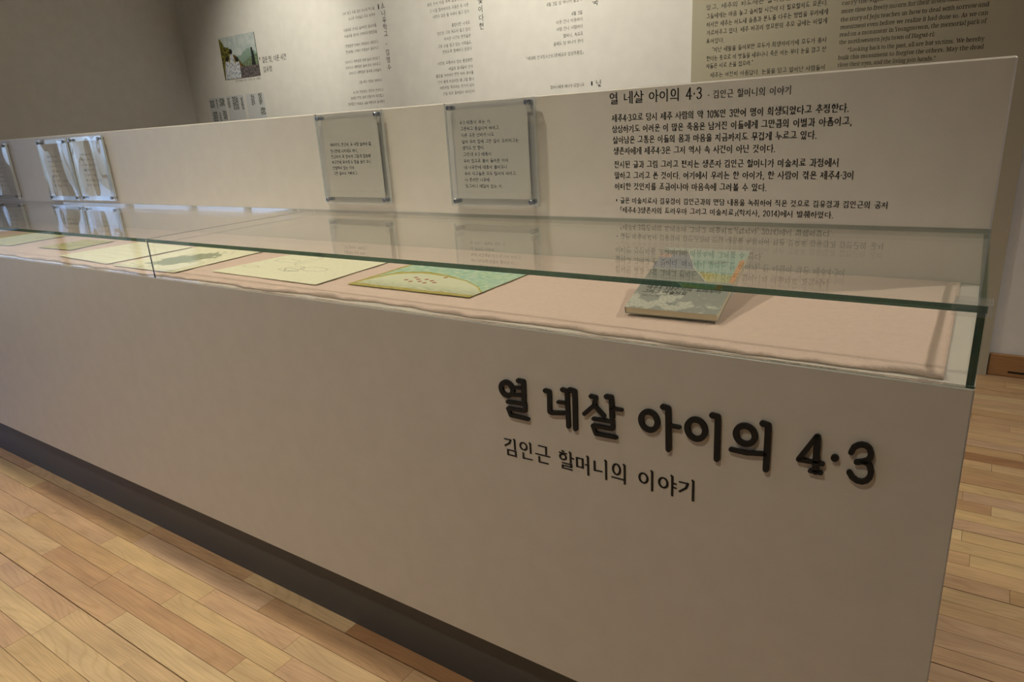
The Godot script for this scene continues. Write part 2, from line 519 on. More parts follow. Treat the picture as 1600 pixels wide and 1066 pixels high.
# the strokes of one character in a unit square, y up; and its width
func glyph(ch: String) -> Array:
	var out := []
	var code := ch.unicode_at(0) - 0xAC00
	if code >= 0 and code < 11172:
		var ini := INITIALS[code / 588]
		var v := (code % 588) / 28
		var fin: String = FINALS[code % 28]
		var has := fin != ""
		# vowels: ㅏ0 ㅐ1 ㅑ2 ㅒ3 ㅓ4 ㅔ5 ㅕ6 ㅖ7 ㅗ8 ㅘ9 ㅙ10 ㅚ11 ㅛ12 ㅜ13 ㅝ14 ㅞ15 ㅟ16 ㅠ17 ㅡ18 ㅢ19 ㅣ20
		var flat := {8: 1, 9: 1, 10: 1, 11: 1, 12: 2, 13: -1, 14: -1, 15: -1, 16: -1, 17: -2, 18: 0, 19: 0}
		var tall := {0: "r", 1: "rh", 2: "R", 3: "Rh", 4: "l", 5: "lh", 6: "L", 7: "Lh", 9: "r", 10: "rh", 11: "", 14: "l", 15: "lh", 16: "", 19: "", 20: ""}
		var both := flat.has(v) and tall.has(v)
		var low := 0.40 if has else 0.0
		if tall.has(v):
			var how: String = tall[v]
			var two := "h" in how
			var x := 0.66 if two else 0.76
			var stub := 0.66 if has else 0.50
			var y0 := low if not has else 0.42
			if not both:
				var left := "l" in how or "L" in how
				var rr := (0.34 if two and left else 0.42 if two or left else 0.48)
				put_jamo(out, ini, Rect2(0.05, 0.50 if has else 0.27, rr, 0.42 if has else 0.52), true)
			out.append(stem(x, 0.97, y0 if not two else y0 + 0.04))
			if two: out.append(stem(0.87, 0.99, y0))
			var ends := []
			if "r" in how: ends = [[x, stub + 0.02, x + (0.20 if not two else 0.20), stub]]
			if "R" in how: ends = [[x, stub + 0.12, x + 0.20, stub + 0.10], [x, stub - 0.08, x + 0.20, stub - 0.10]]
			if "l" in how: ends = [[x - (0.20 if two and not both else 0.17), stub + (0.0 if not both else -0.16), x, stub + (0.0 if not both else -0.16)]]
			if "L" in how: ends = [[x - 0.18, stub + 0.10, x, stub + 0.10], [x - 0.18, stub - 0.07, x, stub - 0.07]]
			for e in ends: out.append([Vector2(e[0], e[1]), Vector2(e[2], e[3])])
		if flat.has(v):
			var k: int = flat[v]
			var x0 := 0.02
			var x1 := (0.70 if v == 19 else 0.60) if both else 0.96
			var cx := 0.31 if both else 0.49
			var bar := (0.46 if has else 0.22) if not both else (0.46 if has else 0.19)
			var top0 := bar + (0.17 if k > 0 else 0.09)
			if k < 0:
				bar = (0.52 if has else 0.36)
				top0 = bar + 0.10
			if both:
				if not has and k == 0: top0 = 0.36
				put_jamo(out, ini, Rect2(0.08, top0, 0.44, 0.94 - top0), false)
			else: put_jamo(out, ini, Rect2(0.22, top0, 0.55, 0.97 - top0), false)
			out.append([Vector2(x0, bar), Vector2(x1, bar)])
			var reach := 0.16 if k > 0 else (-0.16 if has else -0.33)
			if absi(k) == 1: out.append([Vector2(cx, bar), Vector2(cx, bar + reach)])
			if absi(k) == 2:
				out.append([Vector2(cx - 0.13, bar), Vector2(cx - 0.13, bar + reach)])
				out.append([Vector2(cx + 0.13, bar), Vector2(cx + 0.13, bar + reach)])
		if has:
			put_jamo(out, fin, Rect2(0.20, 0.02, 0.64, 0.31), false)
		return [out, 1.0]
	match ch:
		" ": return [[], 0.42]
		".": return [[[Vector2(0.10, 0.04), Vector2(0.10, 0.10)]], 0.30]
		",": return [[[Vector2(0.13, 0.10), Vector2(0.13, 0.02), Vector2(0.06, -0.08)]], 0.30]
		"·": return [[[Vector2(0.14, 0.42), Vector2(0.14, 0.50)]], 0.30]
		"-": return [[[Vector2(0.06, 0.42), Vector2(0.36, 0.42)]], 0.44]
		"*": return [[[Vector2(0.12, 0.62), Vector2(0.28, 0.40)], [Vector2(0.28, 0.62), Vector2(0.12, 0.40)], [Vector2(0.20, 0.66), Vector2(0.20, 0.36)]], 0.48]
		"(": return [[[Vector2(0.30, 0.98), Vector2(0.16, 0.70), Vector2(0.16, 0.25), Vector2(0.30, -0.04)]], 0.38]
		")": return [[[Vector2(0.06, 0.98), Vector2(0.20, 0.70), Vector2(0.20, 0.25), Vector2(0.06, -0.04)]], 0.38]
		"「": return [[[Vector2(0.10, 0.45), Vector2(0.10, 0.98), Vector2(0.34, 0.98)]], 0.42]
		"」": return [[[Vector2(0.08, 0.02), Vector2(0.30, 0.02), Vector2(0.30, 0.50)]], 0.42]
		"“": return [[[Vector2(0.08, 0.80), Vector2(0.12, 0.95)], [Vector2(0.22, 0.80), Vector2(0.26, 0.95)]], 0.36]
		"”": return [[[Vector2(0.08, 0.80), Vector2(0.12, 0.95)], [Vector2(0.22, 0.80), Vector2(0.26, 0.95)]], 0.36]
		"…": return [[[Vector2(0.12, 0.1), Vector2(0.12, 0.16)], [Vector2(0.40, 0.1), Vector2(0.40, 0.16)], [Vector2(0.68, 0.1), Vector2(0.68, 0.16)]], 0.85]
		"%": return [[[Vector2(0.75, 0.92), Vector2(0.12, 0.05)], ring_pts(0.20, 0.72, 0.14, 0.18), ring_pts(0.66, 0.24, 0.14, 0.18)], 0.90]
		"0": return [[ring_pts(0.28, 0.47, 0.21, 0.43)], 0.58]
		"1": return [[[Vector2(0.12, 0.78), Vector2(0.30, 0.90), Vector2(0.30, 0.04)]], 0.52]
		"2": return [[[Vector2(0.08, 0.70), Vector2(0.16, 0.86), Vector2(0.32, 0.90), Vector2(0.46, 0.78), Vector2(0.44, 0.56), Vector2(0.08, 0.06), Vector2(0.50, 0.06)]], 0.58]
		"3": return [[[Vector2(0.08, 0.76), Vector2(0.20, 0.90), Vector2(0.38, 0.88), Vector2(0.46, 0.72), Vector2(0.38, 0.54), Vector2(0.22, 0.50), Vector2(0.40, 0.46), Vector2(0.50, 0.28), Vector2(0.40, 0.08), Vector2(0.20, 0.04), Vector2(0.06, 0.20)]], 0.58]
		"4": return [[[Vector2(0.38, 0.92), Vector2(0.04, 0.30), Vector2(0.54, 0.30)], [Vector2(0.38, 0.92), Vector2(0.38, 0.03)]], 0.60]
		"8": return [[ring_pts(0.28, 0.68, 0.17, 0.21), ring_pts(0.28, 0.25, 0.20, 0.22)], 0.58]
	return [[], 0.4]

# an upright stroke with the small slanted head that Korean text faces have
func stem(x: float, y1: float, y0: float) -> Array:
	return [Vector2(x - 0.055, y1 - 0.005), Vector2(x, y1 - 0.045), Vector2(x, y0)]

# lays a line of text between x0 and x1 (in the XY plane at height z, facing +z)
func write(st: SurfaceTool, text: String, x0: float, x1: float, yl: float, yr: float, h: float, z: float, thin := 0.055, thick := 0.085):
	var total := 0.0
	for ch in text: total += glyph(ch)[1]
	total -= 0.06
	var sx := (x1 - x0) / total
	var pen := 0.0
	for ch in text:
		var g := glyph(ch)
		for s in g[0]:
			var pts := []
			for v in s:
				var px: float = x0 + (pen + v.x * 0.94) * sx
				var t := (px - x0) / (x1 - x0)
				pts.append(Vector2(px, lerpf(yl, yr, t) + (v.y - 0.5) * h))
			ribbon(st, pts, thin * h, thick * h, z)
		pen += g[1]

func ribbon(st: SurfaceTool, p: Array, thin: float, thick: float, z: float):
	for i in p.size() - 1:
		var a: Vector2 = p[i]
		var b: Vector2 = p[i + 1]
		var d := b - a
		if d.length() < 1e-7: continue
		d = d.normalized()
		var w := lerpf(thin, thick, absf(d.y)) / 2.0
		var e := d * w * (0.7 if p.size() < 10 else 0.2)
		var s := Vector2(-d.y, d.x) * w
		quad(st, v3(a - e + s, z), v3(b + e + s, z), v3(b + e - s, z), v3(a - e - s, z))

func v3(v: Vector2, z: float) -> Vector3:
	return Vector3(v.x, v.y, z)

func text_part(parent: Node, called: String, text: String, x0: float, x1: float, yl: float, yr: float, h: float, z: float, m: Material, thin := 0.055, thick := 0.085):
	var st := new_st()
	var my := (yl + yr) / 2.0
	write(st, text, x0, x1, lerpf(my, yl, 0.5), lerpf(my, yr, 0.5), h, z, thin, thick)
	return obj(called, st, m, parent)

# a solid letter stroke of width w (mm) from z0 to z1 (m)
func solid_stroke(st: SurfaceTool, pts: PackedVector2Array, w: float, z0: float, z1: float):
	for poly in Geometry2D.offset_polyline(pts, w / 2.0, Geometry2D.JOIN_ROUND, Geometry2D.END_ROUND):
		if Geometry2D.is_polygon_clockwise(poly): continue
		extrude(st, poly, z0, z1)

func extrude(st: SurfaceTool, poly: PackedVector2Array, z0: float, z1: float):
	var idx := Geometry2D.triangulate_polygon(poly)
	for k in range(0, idx.size(), 3):
		var a := v3(poly[idx[k]] / 1000.0, z1)
		var b := v3(poly[idx[k + 1]] / 1000.0, z1)
		var c := v3(poly[idx[k + 2]] / 1000.0, z1)
		if (c - a).cross(b - a).z < 0.0:
			var t := b
			b = c
			c = t
		tri(st, a, b, c, Vector3(0, 0, 1))
	for i in poly.size():
		var p := poly[i] / 1000.0
		var q := poly[(i + 1) % poly.size()] / 1000.0
		quad(st, v3(p, z1), v3(q, z1), v3(q, z0), v3(p, z0))

func solid_ring(st: SurfaceTool, c: Vector2, rx: float, ry: float, w: float, z0: float, z1: float):
	var n := 40
	for i in n:
		var e := []
		for t in [TAU * i / n, TAU * (i + 1) / n]:
			var d := Vector2(cos(t), sin(t))
			e.append((c + d * Vector2(rx + w / 2, ry + w / 2)) / 1000.0)
			e.append((c + d * Vector2(rx - w / 2, ry - w / 2)) / 1000.0)
		quad(st, v3(e[0], z1), v3(e[1], z1), v3(e[3], z1), v3(e[2], z1))
		quad(st, v3(e[0], z0), v3(e[0], z1), v3(e[2], z1), v3(e[2], z0))
		quad(st, v3(e[3], z0), v3(e[3], z1), v3(e[1], z1), v3(e[1], z0))

# ---------------------------------------------------------------- the counter
func counter():
	var r := thing("display_counter", "long white display counter with raised black Korean title letters and upright back panel", "counter")
	var st := new_st()
	bevel_box(st, Vector3(CASE_LEFT, KICK, -DEEP - 0.03), Vector3(0, TOP, 0), 0.0015)
	obj("body", st, M.paint, r)
	st = new_st()
	box(st, Vector3(CASE_LEFT + 0.025, 0, -DEEP - 0.005), Vector3(-0.025, KICK + 0.002, -0.0247))
	obj("toe_kick", st, M.kick, r).set_meta("label", "recessed dark grey plinth base")
	st = new_st()
	bevel_box(st, Vector3(CASE_LEFT, TOP - 0.001, -DEEP - 0.03), Vector3(0.0, PANEL_TOP, -DEEP), 0.003)
	var panel := obj("back_panel", st, M.paint, r)
	panel.set_meta("label", "upright white panel with black printed Korean text")
	var z := -DEEP + 0.0003
	text_part(panel, "text_line", "열 네살 아이의 4·3", -0.6935, -0.4955, 1.1664, 1.1630, 0.0237, z, M.ink, 0.075, 0.11)
	text_part(panel, "text_line", "- 김인근 할머니의 이야기", -0.4854, -0.3290, 1.1605, 1.1565, 0.0150, z, M.ink, 0.07, 0.10)
	for l in [
		["제주4·3으로 당시 제주 사람의 약 10%인 3만여 명이 희생되었다고 추정한다.", -0.6887, -0.2315, 1.1285, 1.1186, 0.0150],
		["상상하기도 어려운 이 많은 죽음은 남겨진 이들에게 그만큼의 이별과 아픔이고,", -0.6885, -0.2250, 1.1063, 1.0960, 0.0150],
		["살아남은 고통은 이들의 몸과 마음을 지금까지도 무겁게 누르고 있다.", -0.6869, -0.2809, 1.0836, 1.0754, 0.0150],
		["생존자에게 제주4·3은 그저 역사 속 사건이 아닌 것이다.", -0.6855, -0.3518, 1.0609, 1.0538, 0.0150],
		["전시된 글과 그림 그리고 편지는 생존자 김인근 할머니가 미술치료 과정에서", -0.6844, -0.2397, 1.0326, 1.0262, 0.0148],
		["말하고 그리고 쓴 것이다. 여기에서 우리는 한 아이가, 한 사람이 겪은 제주4·3이", -0.6840, -0.2135, 1.0095, 1.0041, 0.0148],
		["어떠한 것인지를 조금이나마 마음속에 그려볼 수 있다.", -0.6837, -0.3637, 0.9860, 0.9826, 0.0148],
		["* 글은 미술치료사 김유경이 김인근과의 면담 내용을 녹취하여 적은 것으로 김유경과 김인근의 공저", -0.6818, -0.1543, 0.9563, 0.9519, 0.0128],
		["「제주4·3생존자의 트라우마 그리고 미술치료」(학지사, 2014)에서 발췌하였다.", -0.6713, -0.2423, 0.9357, 0.9330, 0.0128],
	]:
		text_part(panel, "text_line", l[0], l[1], l[2], l[3], l[4], l[5], z, M.ink, 0.09, 0.12)
	# raised title letters, mm on the front face: "s" stroke, "e" ring, "d" dot, each with its width
	var glyphs := [
		[["e", [-634.7, 711.2, 11.8, 11.7], 8.4], ["s", [[-610.9, 729.7], [-600.9, 729.4], [-601.9, 695.9]], 8.2], ["s", [[-621.3, 716.0], [-604.6, 717.7]], 5.6], ["s", [[-622.2, 702.4], [-605.5, 704.4]], 5.6], ["s", [[-635.2, 687.9], [-599.7, 689.8], [-600.5, 677.4], [-635.1, 676.1], [-630.4, 664.3], [-595.3, 664.1]], 6.2]],
		[["s", [[-560.2, 721.2], [-552.2, 720.7], [-553.4, 686.0], [-549.0, 684.9], [-526.8, 688.9]], 7.4], ["s", [[-536.9, 705.9], [-522.3, 707.1]], 5.6], ["s", [[-528.3, 728.5], [-520.1, 727.4], [-519.3, 666.9]], 7.2], ["s", [[-515.5, 730.5], [-506.1, 729.6], [-507.0, 665.7]], 7.8]],
		[["s", [[-478.2, 726.5], [-469.8, 726.0], [-472.9, 712.5], [-490.2, 694.9]], 6.9], ["s", [[-472.0, 712.3], [-456.9, 698.1]], 6.9], ["s", [[-452.0, 730.6], [-443.7, 730.8], [-443.0, 697.8]], 7.8], ["s", [[-441.5, 713.5], [-426.8, 713.5]], 5.6], ["s", [[-474.7, 689.7], [-441.5, 690.9], [-442.1, 678.9], [-476.2, 677.7], [-471.2, 664.8], [-436.6, 666.0]], 6.0]],
		[["e", [-383.2, 704.7, 12.8, 14.4], 8.2], ["s", [[-362.4, 731.2], [-354.3, 730.1], [-353.1, 665.6]], 8.2], ["s", [[-351.4, 704.0], [-337.4, 704.2]], 5.8]],
		[["e", [-313.0, 706.3, 12.9, 14.7], 8.2], ["s", [[-291.1, 732.1], [-283.0, 731.5], [-282.5, 666.9]], 8.0]],
		[["e", [-245.1, 712.5, 12.6, 13.2], 8.0], ["s", [[-263.3, 686.5], [-242.3, 686.2], [-218.6, 690.3]], 6.4], ["s", [[-223.6, 733.9], [-216.2, 732.7], [-215.9, 667.5]], 8.0]],
		[["s", [[-156.6, 729.6], [-175.9, 692.8]], 6.4], ["s", [[-175.9, 692.4], [-146.9, 693.1]], 5.8], ["s", [[-155.5, 729.2], [-154.7, 679.9]], 8.0], ["s", [[-161.3, 679.5], [-147.6, 679.7]], 5.0]],
		[["d", [-133.4, 704.8, 4.7], 0.0]],
		[["s", [[-115.7, 716.8], [-113.1, 724.6], [-109.2, 728.2], [-104.9, 730.2], [-99.9, 729.9], [-96.0, 726.8], [-93.8, 721.2], [-94.1, 715.0], [-96.7, 710.7], [-100.9, 708.0], [-108.4, 705.1]], 6.8], ["s", [[-100.9, 707.8], [-95.7, 705.9], [-92.7, 701.4], [-91.5, 695.2], [-92.4, 688.1], [-95.6, 682.6], [-100.4, 679.8], [-106.0, 679.9], [-111.4, 683.1], [-115.4, 689.3]], 6.8]],
	]
	for g in glyphs:
		st = new_st()
		for s in g:
			if s[0] == "e":
				solid_ring(st, Vector2(s[1][0], s[1][1]), s[1][2], s[1][3], s[2], 0.0, 0.0042)
			elif s[0] == "d":
				var p := PackedVector2Array()
				for i in 24: p.append(Vector2(s[1][0] + s[1][2] * cos(TAU * i / 24), s[1][1] + s[1][2] * sin(TAU * i / 24)))
				extrude(st, p, 0.0, 0.0042)
			else:
				var p := PackedVector2Array()
				for v in s[1]: p.append(Vector2(v[0], v[1]))
				solid_stroke(st, p, s[2], 0.0, 0.0042)
		obj("title_letter", st, M.letter, r)
	# the smaller flat line below the title, one part for each syllable
	var line := "김인근 할머니의 이야기"
	var total := -0.06
	for ch in line: total += glyph(ch)[1]
	var sx := (-0.3085 + 0.6500) / total
	var pen := 0.0
	for ch in line:
		var w: float = glyph(ch)[1]
		if ch != " ":
			st = new_st()
			var x := -0.6500 + pen * sx
			var y := lerpf(0.6030, 0.6075, pen / total)
			write(st, ch, x, x + 0.94 * sx, y, y, 0.0340, 0.0005, 0.075, 0.115)
			obj("subtitle_letter", st, M.letter, r)
		pen += w

# ---------------------------------------------------------------- glass
# a pane: its two large faces clear, its narrow polished faces deep green; none names the faces left out at a joint
func pane(parent: Node, called: String, lo: Vector3, hi: Vector3, flat: String, none := ""):
	var mesh := ArrayMesh.new()
	var edges := ""
	for c in "fbrltd":
		if not c in flat and not c in none: edges += c
	for m in [[M.glass, flat], [M.glass_edge, edges]]:
		var skip := ""
		for c in "fbrltd":
			if not c in m[1]: skip += c
		var st := new_st()
		box(st, lo, hi, skip)
		st.commit(mesh)
		mesh.surface_set_material(mesh.get_surface_count() - 1, m[0])
	var o := MeshInstance3D.new()
	o.name = called
	o.mesh = mesh
	parent.add_child(o, true)
	return o

func glass_covers():
	var g := 0.008
	var cuts := [0.0, -1.668, -3.336, CASE_LEFT]
	var labels := ["clear glass cover with a clear corner clip over the book and crayon drawing", "clear glass cover over the cream sheets beside the two paired signs", "clear glass cover at the counter end near the side wall"]
	for i in 3:
		var x1: float = cuts[i]
		var x0: float = cuts[i + 1]
		var r := thing("glass_cover", labels[i], "glass cover", Vector3(0, TOP, 0), "glass covers along the counter")
		var a := x0 + (0.001 if i < 2 else 0.0)
		var b := x1 - (0.001 if i > 0 else 0.0)
		var seams := ("l" if i < 2 else "") + ("r" if i > 0 else "")
		pane(r, "top_pane", Vector3(a, GLASS - g, -DEEP + 0.001), Vector3(b, GLASS, 0.0), "td", seams)
		pane(r, "front_pane", Vector3(a, 0.0005, -g - 0.001), Vector3(b, GLASS - g - 0.0003, -0.001), "fb", seams)
		if i == 0:
			pane(r, "end_pane", Vector3(-g - 0.001, 0.0005, -DEEP + 0.001), Vector3(-0.001, GLASS - g - 0.0003, -g - 0.0015), "rl")
		if i == 2:
			pane(r, "end_pane", Vector3(x0 + 0.001, 0.0005, -DEEP + 0.001), Vector3(x0 + g + 0.001, GLASS - g - 0.0003, -g - 0.0015), "rl")
		var st := new_st()
		if i < 2:
			box(st, Vector3(x0 - 0.0018, GLASS - 0.0012, -DEEP + 0.001), Vector3(x0 + 0.0018, GLASS - 0.0002, -0.0005))
			box(st, Vector3(x0 - 0.0009, 0.0005, -0.0030), Vector3(x0 + 0.0018, GLASS - g, -0.0012))
			obj("joint_seal", st, M.rubber, r).set_meta("label", "thin black joint seal")
		if i == 0:
			st = new_st()
			bevel_box(st, Vector3(-0.033, GLASS - 0.0125, 0.0005), Vector3(0.0045, GLASS + 0.0035, 0.004), 0.0012)
			bevel_box(st, Vector3(0.0005, GLASS - 0.0125, -0.026), Vector3(0.0045, GLASS + 0.0035, 0.004), 0.0012)
			bevel_box(st, Vector3(-0.031, GLASS + 0.0003, -0.026), Vector3(0.0045, GLASS + 0.0035, 0.003), 0.0012)
			obj("corner_clip", st, M.clip, r).set_meta("label", "clear plastic corner clip")

# ---------------------------------------------------------------- inside the case
func cloth():
	var fn := FastNoiseLite.new()
	fn.seed = 61; fn.frequency = 1.0; fn.fractal_octaves = 3
	var x0 := CASE_LEFT + 0.03
	var x1 := -0.031
	var nx := 620
	var rows := 22
	var st := new_st()
	st.set_smooth_group(0)
	var height := func(x: float, z: float) -> float:
		return 0.0035 + 0.0011 * fn.get_noise_2d(x * 3.0, z * 9.0) + 0.0006 * fn.get_noise_2d(x * 14.0 + 40.0, z * 22.0)
	var grid := []
	for i in nx + 1:
		var x := lerpf(x0, x1, float(i) / nx)
		var near := maxf(0.0, 1.0 - (x1 - x) / 0.25)
		var zf := -0.0165 + 0.013 * fn.get_noise_2d(x * 3.0, 7.0) + 0.005 * fn.get_noise_2d(x * 11.0, 3.0)
		zf = minf(zf, -0.0115)
		var lump := 1.0 + 1.6 * fn.get_noise_2d(x * 5.0, 90.0) + 0.9 * fn.get_noise_2d(x * 17.0, 55.0)
		var line := []
		for j in rows:
			var z := lerpf(-DEEP + 0.004, zf - 0.020, float(j) / (rows - 1))
			line.append(Vector3(x, TOP + height.call(x, z), z))
		# the folded hem: up over a soft roll, then down to the counter
		var y: float = height.call(x, zf - 0.020)
		var roll := 0.0040 * maxf(0.3, lump)
		line.append(Vector3(x, TOP + y + roll * 0.75, zf - 0.011))
		line.append(Vector3(x, TOP + y + roll, zf - 0.006))
		line.append(Vector3(x, TOP + y + roll * 0.55, zf - 0.0008))
		line.append(Vector3(x, TOP + y * 0.6, zf))
		line.append(Vector3(x, TOP + 0.0004, zf - 0.0012))
		grid.append(line)
	var m: int = grid[0].size()
	for i in nx + 1:
		for j in m:
			st.set_uv(Vector2(float(i) / nx, float(j) / m))
			st.add_vertex(grid[i][j])
	for i in nx:
		for j in m - 1:
			var a := i * m + j
			for k in [a, a + m, a + m + 1, a, a + m + 1, a + 1]: st.add_index(k)
	# the cut end on the right and the one on the left
	var base := (nx + 1) * m
	for e in [0, nx]:
		for j in m:
			var p: Vector3 = grid[e][j]
			st.add_vertex(p)
			st.add_vertex(Vector3(p.x, TOP + 0.0002, p.z))
		for j in m - 1:
			var q := base + j * 2
			for k in ([q, q + 2, q + 3, q, q + 3, q + 1] if e == nx else [q, q + 3, q + 2, q, q + 1, q + 3]): st.add_index(k)
		base += m * 2
	st.generate_normals()
	var o := obj("display_cloth", st, M.cloth)
	tag(o, "pinkish beige cloth with a ruffled hem lining the glass case", "cloth")

func tex_mat(im: Image, rough := 0.9) -> StandardMaterial3D:
	im.generate_mipmaps()
	var m := mat(Color.WHITE, rough)
	m.albedo_texture = ImageTexture.create_from_image(im)
	return m

func noise(sd: int, f: float, o := 3) -> FastNoiseLite:
	var n := FastNoiseLite.new()
	n.seed = sd; n.frequency = f; n.fractal_octaves = o
	return n

# a sheet with four corners (near-left, near-right, far-right, far-left), slightly uneven, printed on its top
func sheet(called: String, label: String, category: String, c: Array, m: Material, y0: float, group := "", curl := 0.002):
	var fn := noise(hash(label) % 1000, 1.0)
	var st := new_st()
	var n := 14
	var pt := func(u: float, v: float) -> Vector3:
		var p: Vector2 = c[0].lerp(c[1], u).lerp(c[3].lerp(c[2], u), v)
		var e := maxf(maxf(absf(u - 0.5), absf(v - 0.5)) * 2.0 - 0.6, 0.0)
		return Vector3(p.x, y0 + curl * (0.5 + 0.5 * fn.get_noise_2d(u * 2.0, v * 2.0)) * e, p.y)
	for i in n:
		for j in n:
			var u0 := float(i) / n
			var u1 := float(i + 1) / n
			var w0 := float(j) / n
			var w1 := float(j + 1) / n
			quad(st, pt.call(u0, w1), pt.call(u1, w1), pt.call(u1, w0), pt.call(u0, w0), Vector2(u0, 1.0 - w1), Vector2(u1, 1.0 - w0))
	var d := Vector3(0, 0.0008, 0)
	for i in n:
		var u0 := float(i) / n
		var u1 := float(i + 1) / n
		quad(st, pt.call(u0, 0.0), pt.call(u1, 0.0), pt.call(u1, 0.0) - d, pt.call(u0, 0.0) - d, Vector2(0.01, 0.01), Vector2(0.02, 0.02))
		quad(st, pt.call(u1, 1.0), pt.call(u0, 1.0), pt.call(u0, 1.0) - d, pt.call(u1, 1.0) - d, Vector2(0.01, 0.01), Vector2(0.02, 0.02))
		quad(st, pt.call(1.0, u0), pt.call(1.0, u1), pt.call(1.0, u1) - d, pt.call(1.0, u0) - d, Vector2(0.01, 0.01), Vector2(0.02, 0.02))
		quad(st, pt.call(0.0, u1), pt.call(0.0, u0), pt.call(0.0, u0) - d, pt.call(0.0, u1) - d, Vector2(0.01, 0.01), Vector2(0.02, 0.02))
	quad(st, pt.call(0, 0) - d, pt.call(1, 0) - d, pt.call(1, 1) - d, pt.call(0, 1) - d, Vector2(0.01, 0.01), Vector2(0.02, 0.02))
	var o := obj(called, st, m)
	tag(o, label, category, group)
	return o

func pencil(im: Image, pts: Array, c: Color, wd := 1.2):
	for i in pts.size() - 1:
		var a: Vector2 = pts[i]
		var b: Vector2 = pts[i + 1]
		var steps := int((b - a).length()) + 1
		for s in steps + 1:
			var p := a.lerp(b, float(s) / steps)
			for dy in range(-2, 3):
				for dx in range(-2, 3):
					var k := 1.0 - Vector2(dx, dy).length() / wd
					var x := int(p.x) + dx
					var y := int(p.y) + dy
					if k > 0 and x >= 0 and y >= 0 and x < im.get_width() and y < im.get_height():
						im.set_pixel(x, y, im.get_pixel(x, y).lerp(c, clampf(k * 1.2, 0, 1)))

func blank(w: int, h: int, c: Color, sd: int) -> Image:
	var im := Image.create(w, h, false, Image.FORMAT_RGB8)
	var n := noise(sd, 0.05)
	for y in h:
		for x in w:
			var k := 1.0 + 0.03 * n.get_noise_2d(x, y)
			im.set_pixel(x, y, Color(minf(1, c.r * k), minf(1, c.g * k), minf(1, c.b * k)))
	return im

func loop(cx: float, cy: float, rx: float, ry: float, sd: int, n := 24) -> Array:
	var fn := noise(sd, 0.7)
	var p := []
	for i in n + 1:
		var t := TAU * i / n
		var k := 1.0 + 0.25 * fn.get_noise_1d(i * 0.9)
		p.append(Vector2(cx + rx * k * cos(t), cy + ry * k * sin(t)))
	return p

